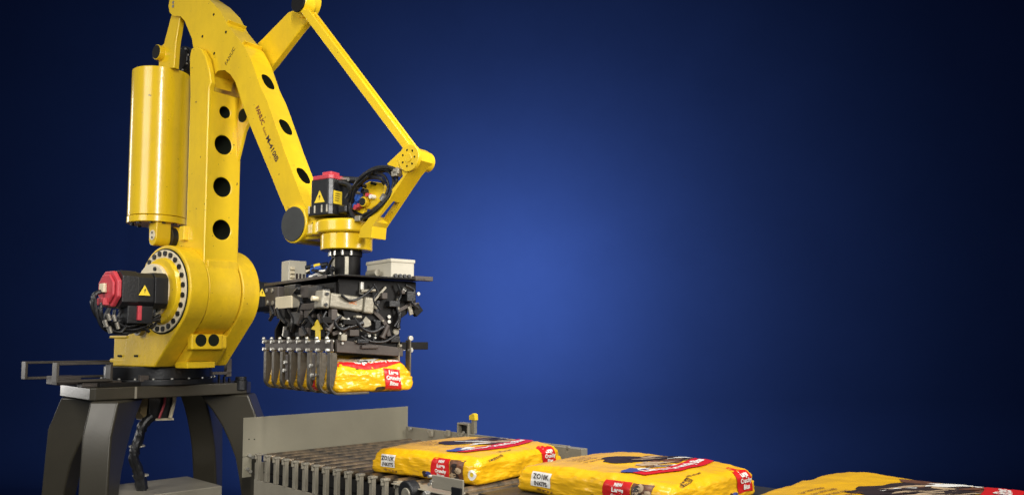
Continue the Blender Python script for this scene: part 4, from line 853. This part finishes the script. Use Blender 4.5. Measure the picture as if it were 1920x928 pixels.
# finger bar (near side)
ZB0 = gs(560, 657, -.300).z; ZB1 = gs(560, 637, -.300).z
xl, xr_ = gs(497, 640, -.300).x, gs(621, 650, -.300).x
bm = NB(); box(bm, xl, xr_, -.300, -.288, ZB0, ZB1); fb = finish(bm, 'finger_bar', BAR, gr, .003)
zbot = gs(622, 742, -.304).z
NFG = 8; fp = None
for k in range(NFG):
    x = xl+.012+(xr_-xl-.03)*k/(NFG-1)
    if fp is None:
        bm = NB(); fw = .016; t = .009; prof = [(0, ZB0-.005)]; rr = .05
        for a in [PI*.5*j/8 for j in range(9)]: prof.append((rr-rr*math.cos(a), zbot+rr-rr*math.sin(a)))
        prof.append((.20, zbot-.0))
        prev = None
        inn = [(p[0]+t, p[1]) if j == 0 else p for j, p in enumerate(prof)]
        o_, i_ = [], []
        for j, p in enumerate(prof):
            a = prof[max(0, j-1)]; b = prof[min(len(prof)-1, j+1)]; d = Vector((b[0]-a[0], b[1]-a[1])).normalized(); n = Vector((-d.y, d.x))
            o_.append(p); i_.append((p[0]+n.x*t, p[1]+n.y*t))
        prism(bm, [Vector((-fw, -.304+a, b)) for a, b in o_+i_[::-1]], (2*fw, 0, 0))
        # side flange on the finger
        prism(bm, [Vector((fw-.005, -.304+a, b)) for a, b in [(t, ZB0-.005), (.034, ZB0-.01), (.038, ZB0-.06), (.036, zbot+.12), (.022, zbot+.05), (.016, zbot+.03), (.012, zbot+.035), (t-.002, zbot+.05)]], (.005, 0, 0))
        fp = finish(bm, 'finger', FING, gr, .002); f_ = fp
        bm = NB(); cyl(bm, (0, -.317, ZB1-.008), (0, -.282, ZB1-.008), .009, seg=12); bmesh.ops.create_uvsphere(bm, u_segments=10, v_segments=6, radius=.010, matrix=Matrix.Translation((0, -.312, ZB1+.006))); bp1 = finish(bm, 'finger_bolt', ZINC, gr); b1_ = bp1
        bm = NB(); cyl(bm, (0, -.317, ZB0+.004), (0, -.282, ZB0+.004), .009, seg=12); bp2 = finish(bm, 'finger_bolt', ZINC, gr, .002); b2_ = bp2
    else:
        f_ = fp.copy(); b1_ = bp1.copy(); b2_ = bp2.copy()
        for z in (f_, b1_, b2_): C.objects.link(z)
    f_.location.x = x; b1_.location.x = x; b2_.location.x = x
for k, (px, py) in enumerate(((537, 679), (535, 694), (585, 685), (587, 703))):
    q = gs(px, py, -.310); bm = NB(); cyl(bm, (q.x, -.322, q.z), (q.x, -.297, q.z), .010, seg=12); finish(bm, 'side_knob', ZINC, gr, .002)
for px in (538, 588):
    a, b = gs(px, 664, -.308), gs(px-1, 712, -.308); bm = NB(); box(bm, a.x-.014, a.x+.014, -.310, -.304, b.z, a.z); finish(bm, 'stiffener', BAR, gr, .002)
# far side: hanging panel, bar and fingers
fy = gl(768, 680, XN).y
bm = NB(); box(bm, XF+.05, XN-.02, fy-.05, fy-.044, zbot+.12, ZB1); finish(bm, 'retaining_panel', PLATE, gr, .002)
q0 = gl(753, 641, XN-.02); q1 = gl(803, 655, XN-.02)
bm = NB(); box(bm, XN-.05, XN-.02, q0.y, q1.y, q1.z, q0.z); fbar = finish(bm, 'far_bar', BLK_M, gr, .003)
for px, py in ((770, 634), (770, 656)):
    q = gl(px, py, XN-.01); bm = NB(); cyl(bm, (XN-.02, q.y, q.z), (XN-.004, q.y, q.z), .013, seg=12); finish(bm, 'finger_bolt', ZINC, fbar, .002)
fp2 = None
for k in range(8):
    x = XN-.02-(xr_-xl-.03)*k/7
    if fp2 is None:
        bm = NB(); box(bm, -.021, .021, fy, fy+.009, zbot+.05, q0.z+.01); prism(bm, [Vector((-.021, a, b)) for a, b in ((fy+.009, zbot+.05), (fy-.05, zbot), (fy-.2, zbot), (fy-.2, zbot+.009), (fy-.05, zbot+.009), (fy, zbot+.05))], (.042, 0, 0)); fp2 = finish(bm, 'finger', FING, gr, .002); f_ = fp2
    else: f_ = fp2.copy(); C.objects.link(f_)
    f_.location.x = x
# top clamp plate over the front of the bag
bm = NB(); pts = [gl(a, b, XN-.04) for a, b in ((628, 636), (752, 652), (752, 668), (628, 660))]; prism(bm, pts, (.02, 0, 0)); finish(bm, 'front_crossbar', BAR, gr, .003)

# bag held in the gripper
gb0 = gl(630, 742, XN+.03); gb1 = gl(775, 735, XN+.03)
by0, by1 = -.245, gb1.y-.004; Lb, Wb = .86, by1-by0
cy_ = (by0+by1)/2; cx_ = XN+.04-Lb/2
cw = G.m @ Vector((cx_, cy_, zbot+.010)); Tb = gl(700, 683, XN).z-zbot
thg, pn, wd_, bl = make_bag(Frame(cw.x, cw.y, cw.z-.006, gy), Lb, Wb, Tb*1.02, 'yellow bag clutched by the gripper fingers in mid-air', 0, 3, .058, .0055, .03)
zc = Tb*.45
pn(0, 0, 0, 0, 'end', 'red_panel', PRED, .0035, lambda u, v: (Wb*.12+.090*u-.008*v, zc-.048+.100*v-.010*u))
for k, s in enumerate(('Large', 'Crunchy', 'Bites')): wd_(s, .026, Wb*.12+.043, zc+.021-.026*k, 'end', PWHT, -.10, .0070, .0010, .95)
bl(Wb*.07, zc-.045, .024, .011, 'end', 'dark_mark', PDRK, .0028, 5, .15, 0, 14); bl(Wb*.02, zc-.05, .011, .013, 'end', 'dark_mark', PDRK, .0028, 6, .15, 0, 12)
wd_('NET WT 50 LB', .018, Wb*.27, zc-.088, 'end', PWHT, .10, .003, .0005)
wd_('COMPLETE', .011, Wb*.30, zc+.075, 'end', TXD, .0, .003, .0003)
bl(Lb*.38, -.06, .06, .11, 'top', 'picture_print', PDRK, .0015, 3, .6); bl(Lb*.40, -.10, .03, .07, 'top', 'picture_print', PTAN, .0022, 4, .8); bl(Lb*.39, .0, .016, .05, 'top', 'picture_print', PWHT, .0022, 6, .8); bl(Lb*.34, .08, .04, .06, 'top', 'picture_print', PDRK, .0020, 8, .6)
pn(0, 0, 0, 0, 'top', 'red_banner', PRED, .0026, lambda u, v: (Lb*.43+.035*v-.03*(2*u-1)**2+.01, -Wb*.42+Wb*.84*u), 16)
wd_('Large Crunchy Bites', .034, Lb*.43+.016, .03, 'top', PWHT, PI/2, .004, .001, .85)
pn(Lb*.20, Lb*.27, zc-.06, zc+.03, 'side', 'red_panel', PRED, .0035)
for k in range(3): pn(Lb*.21, Lb*.26, zc-.05+.028*k, zc-.038+.028*k, 'side', 'white_stripe', PWHT, .003)

# drop helper-only empties, count
print('objects', len(bpy.data.objects))
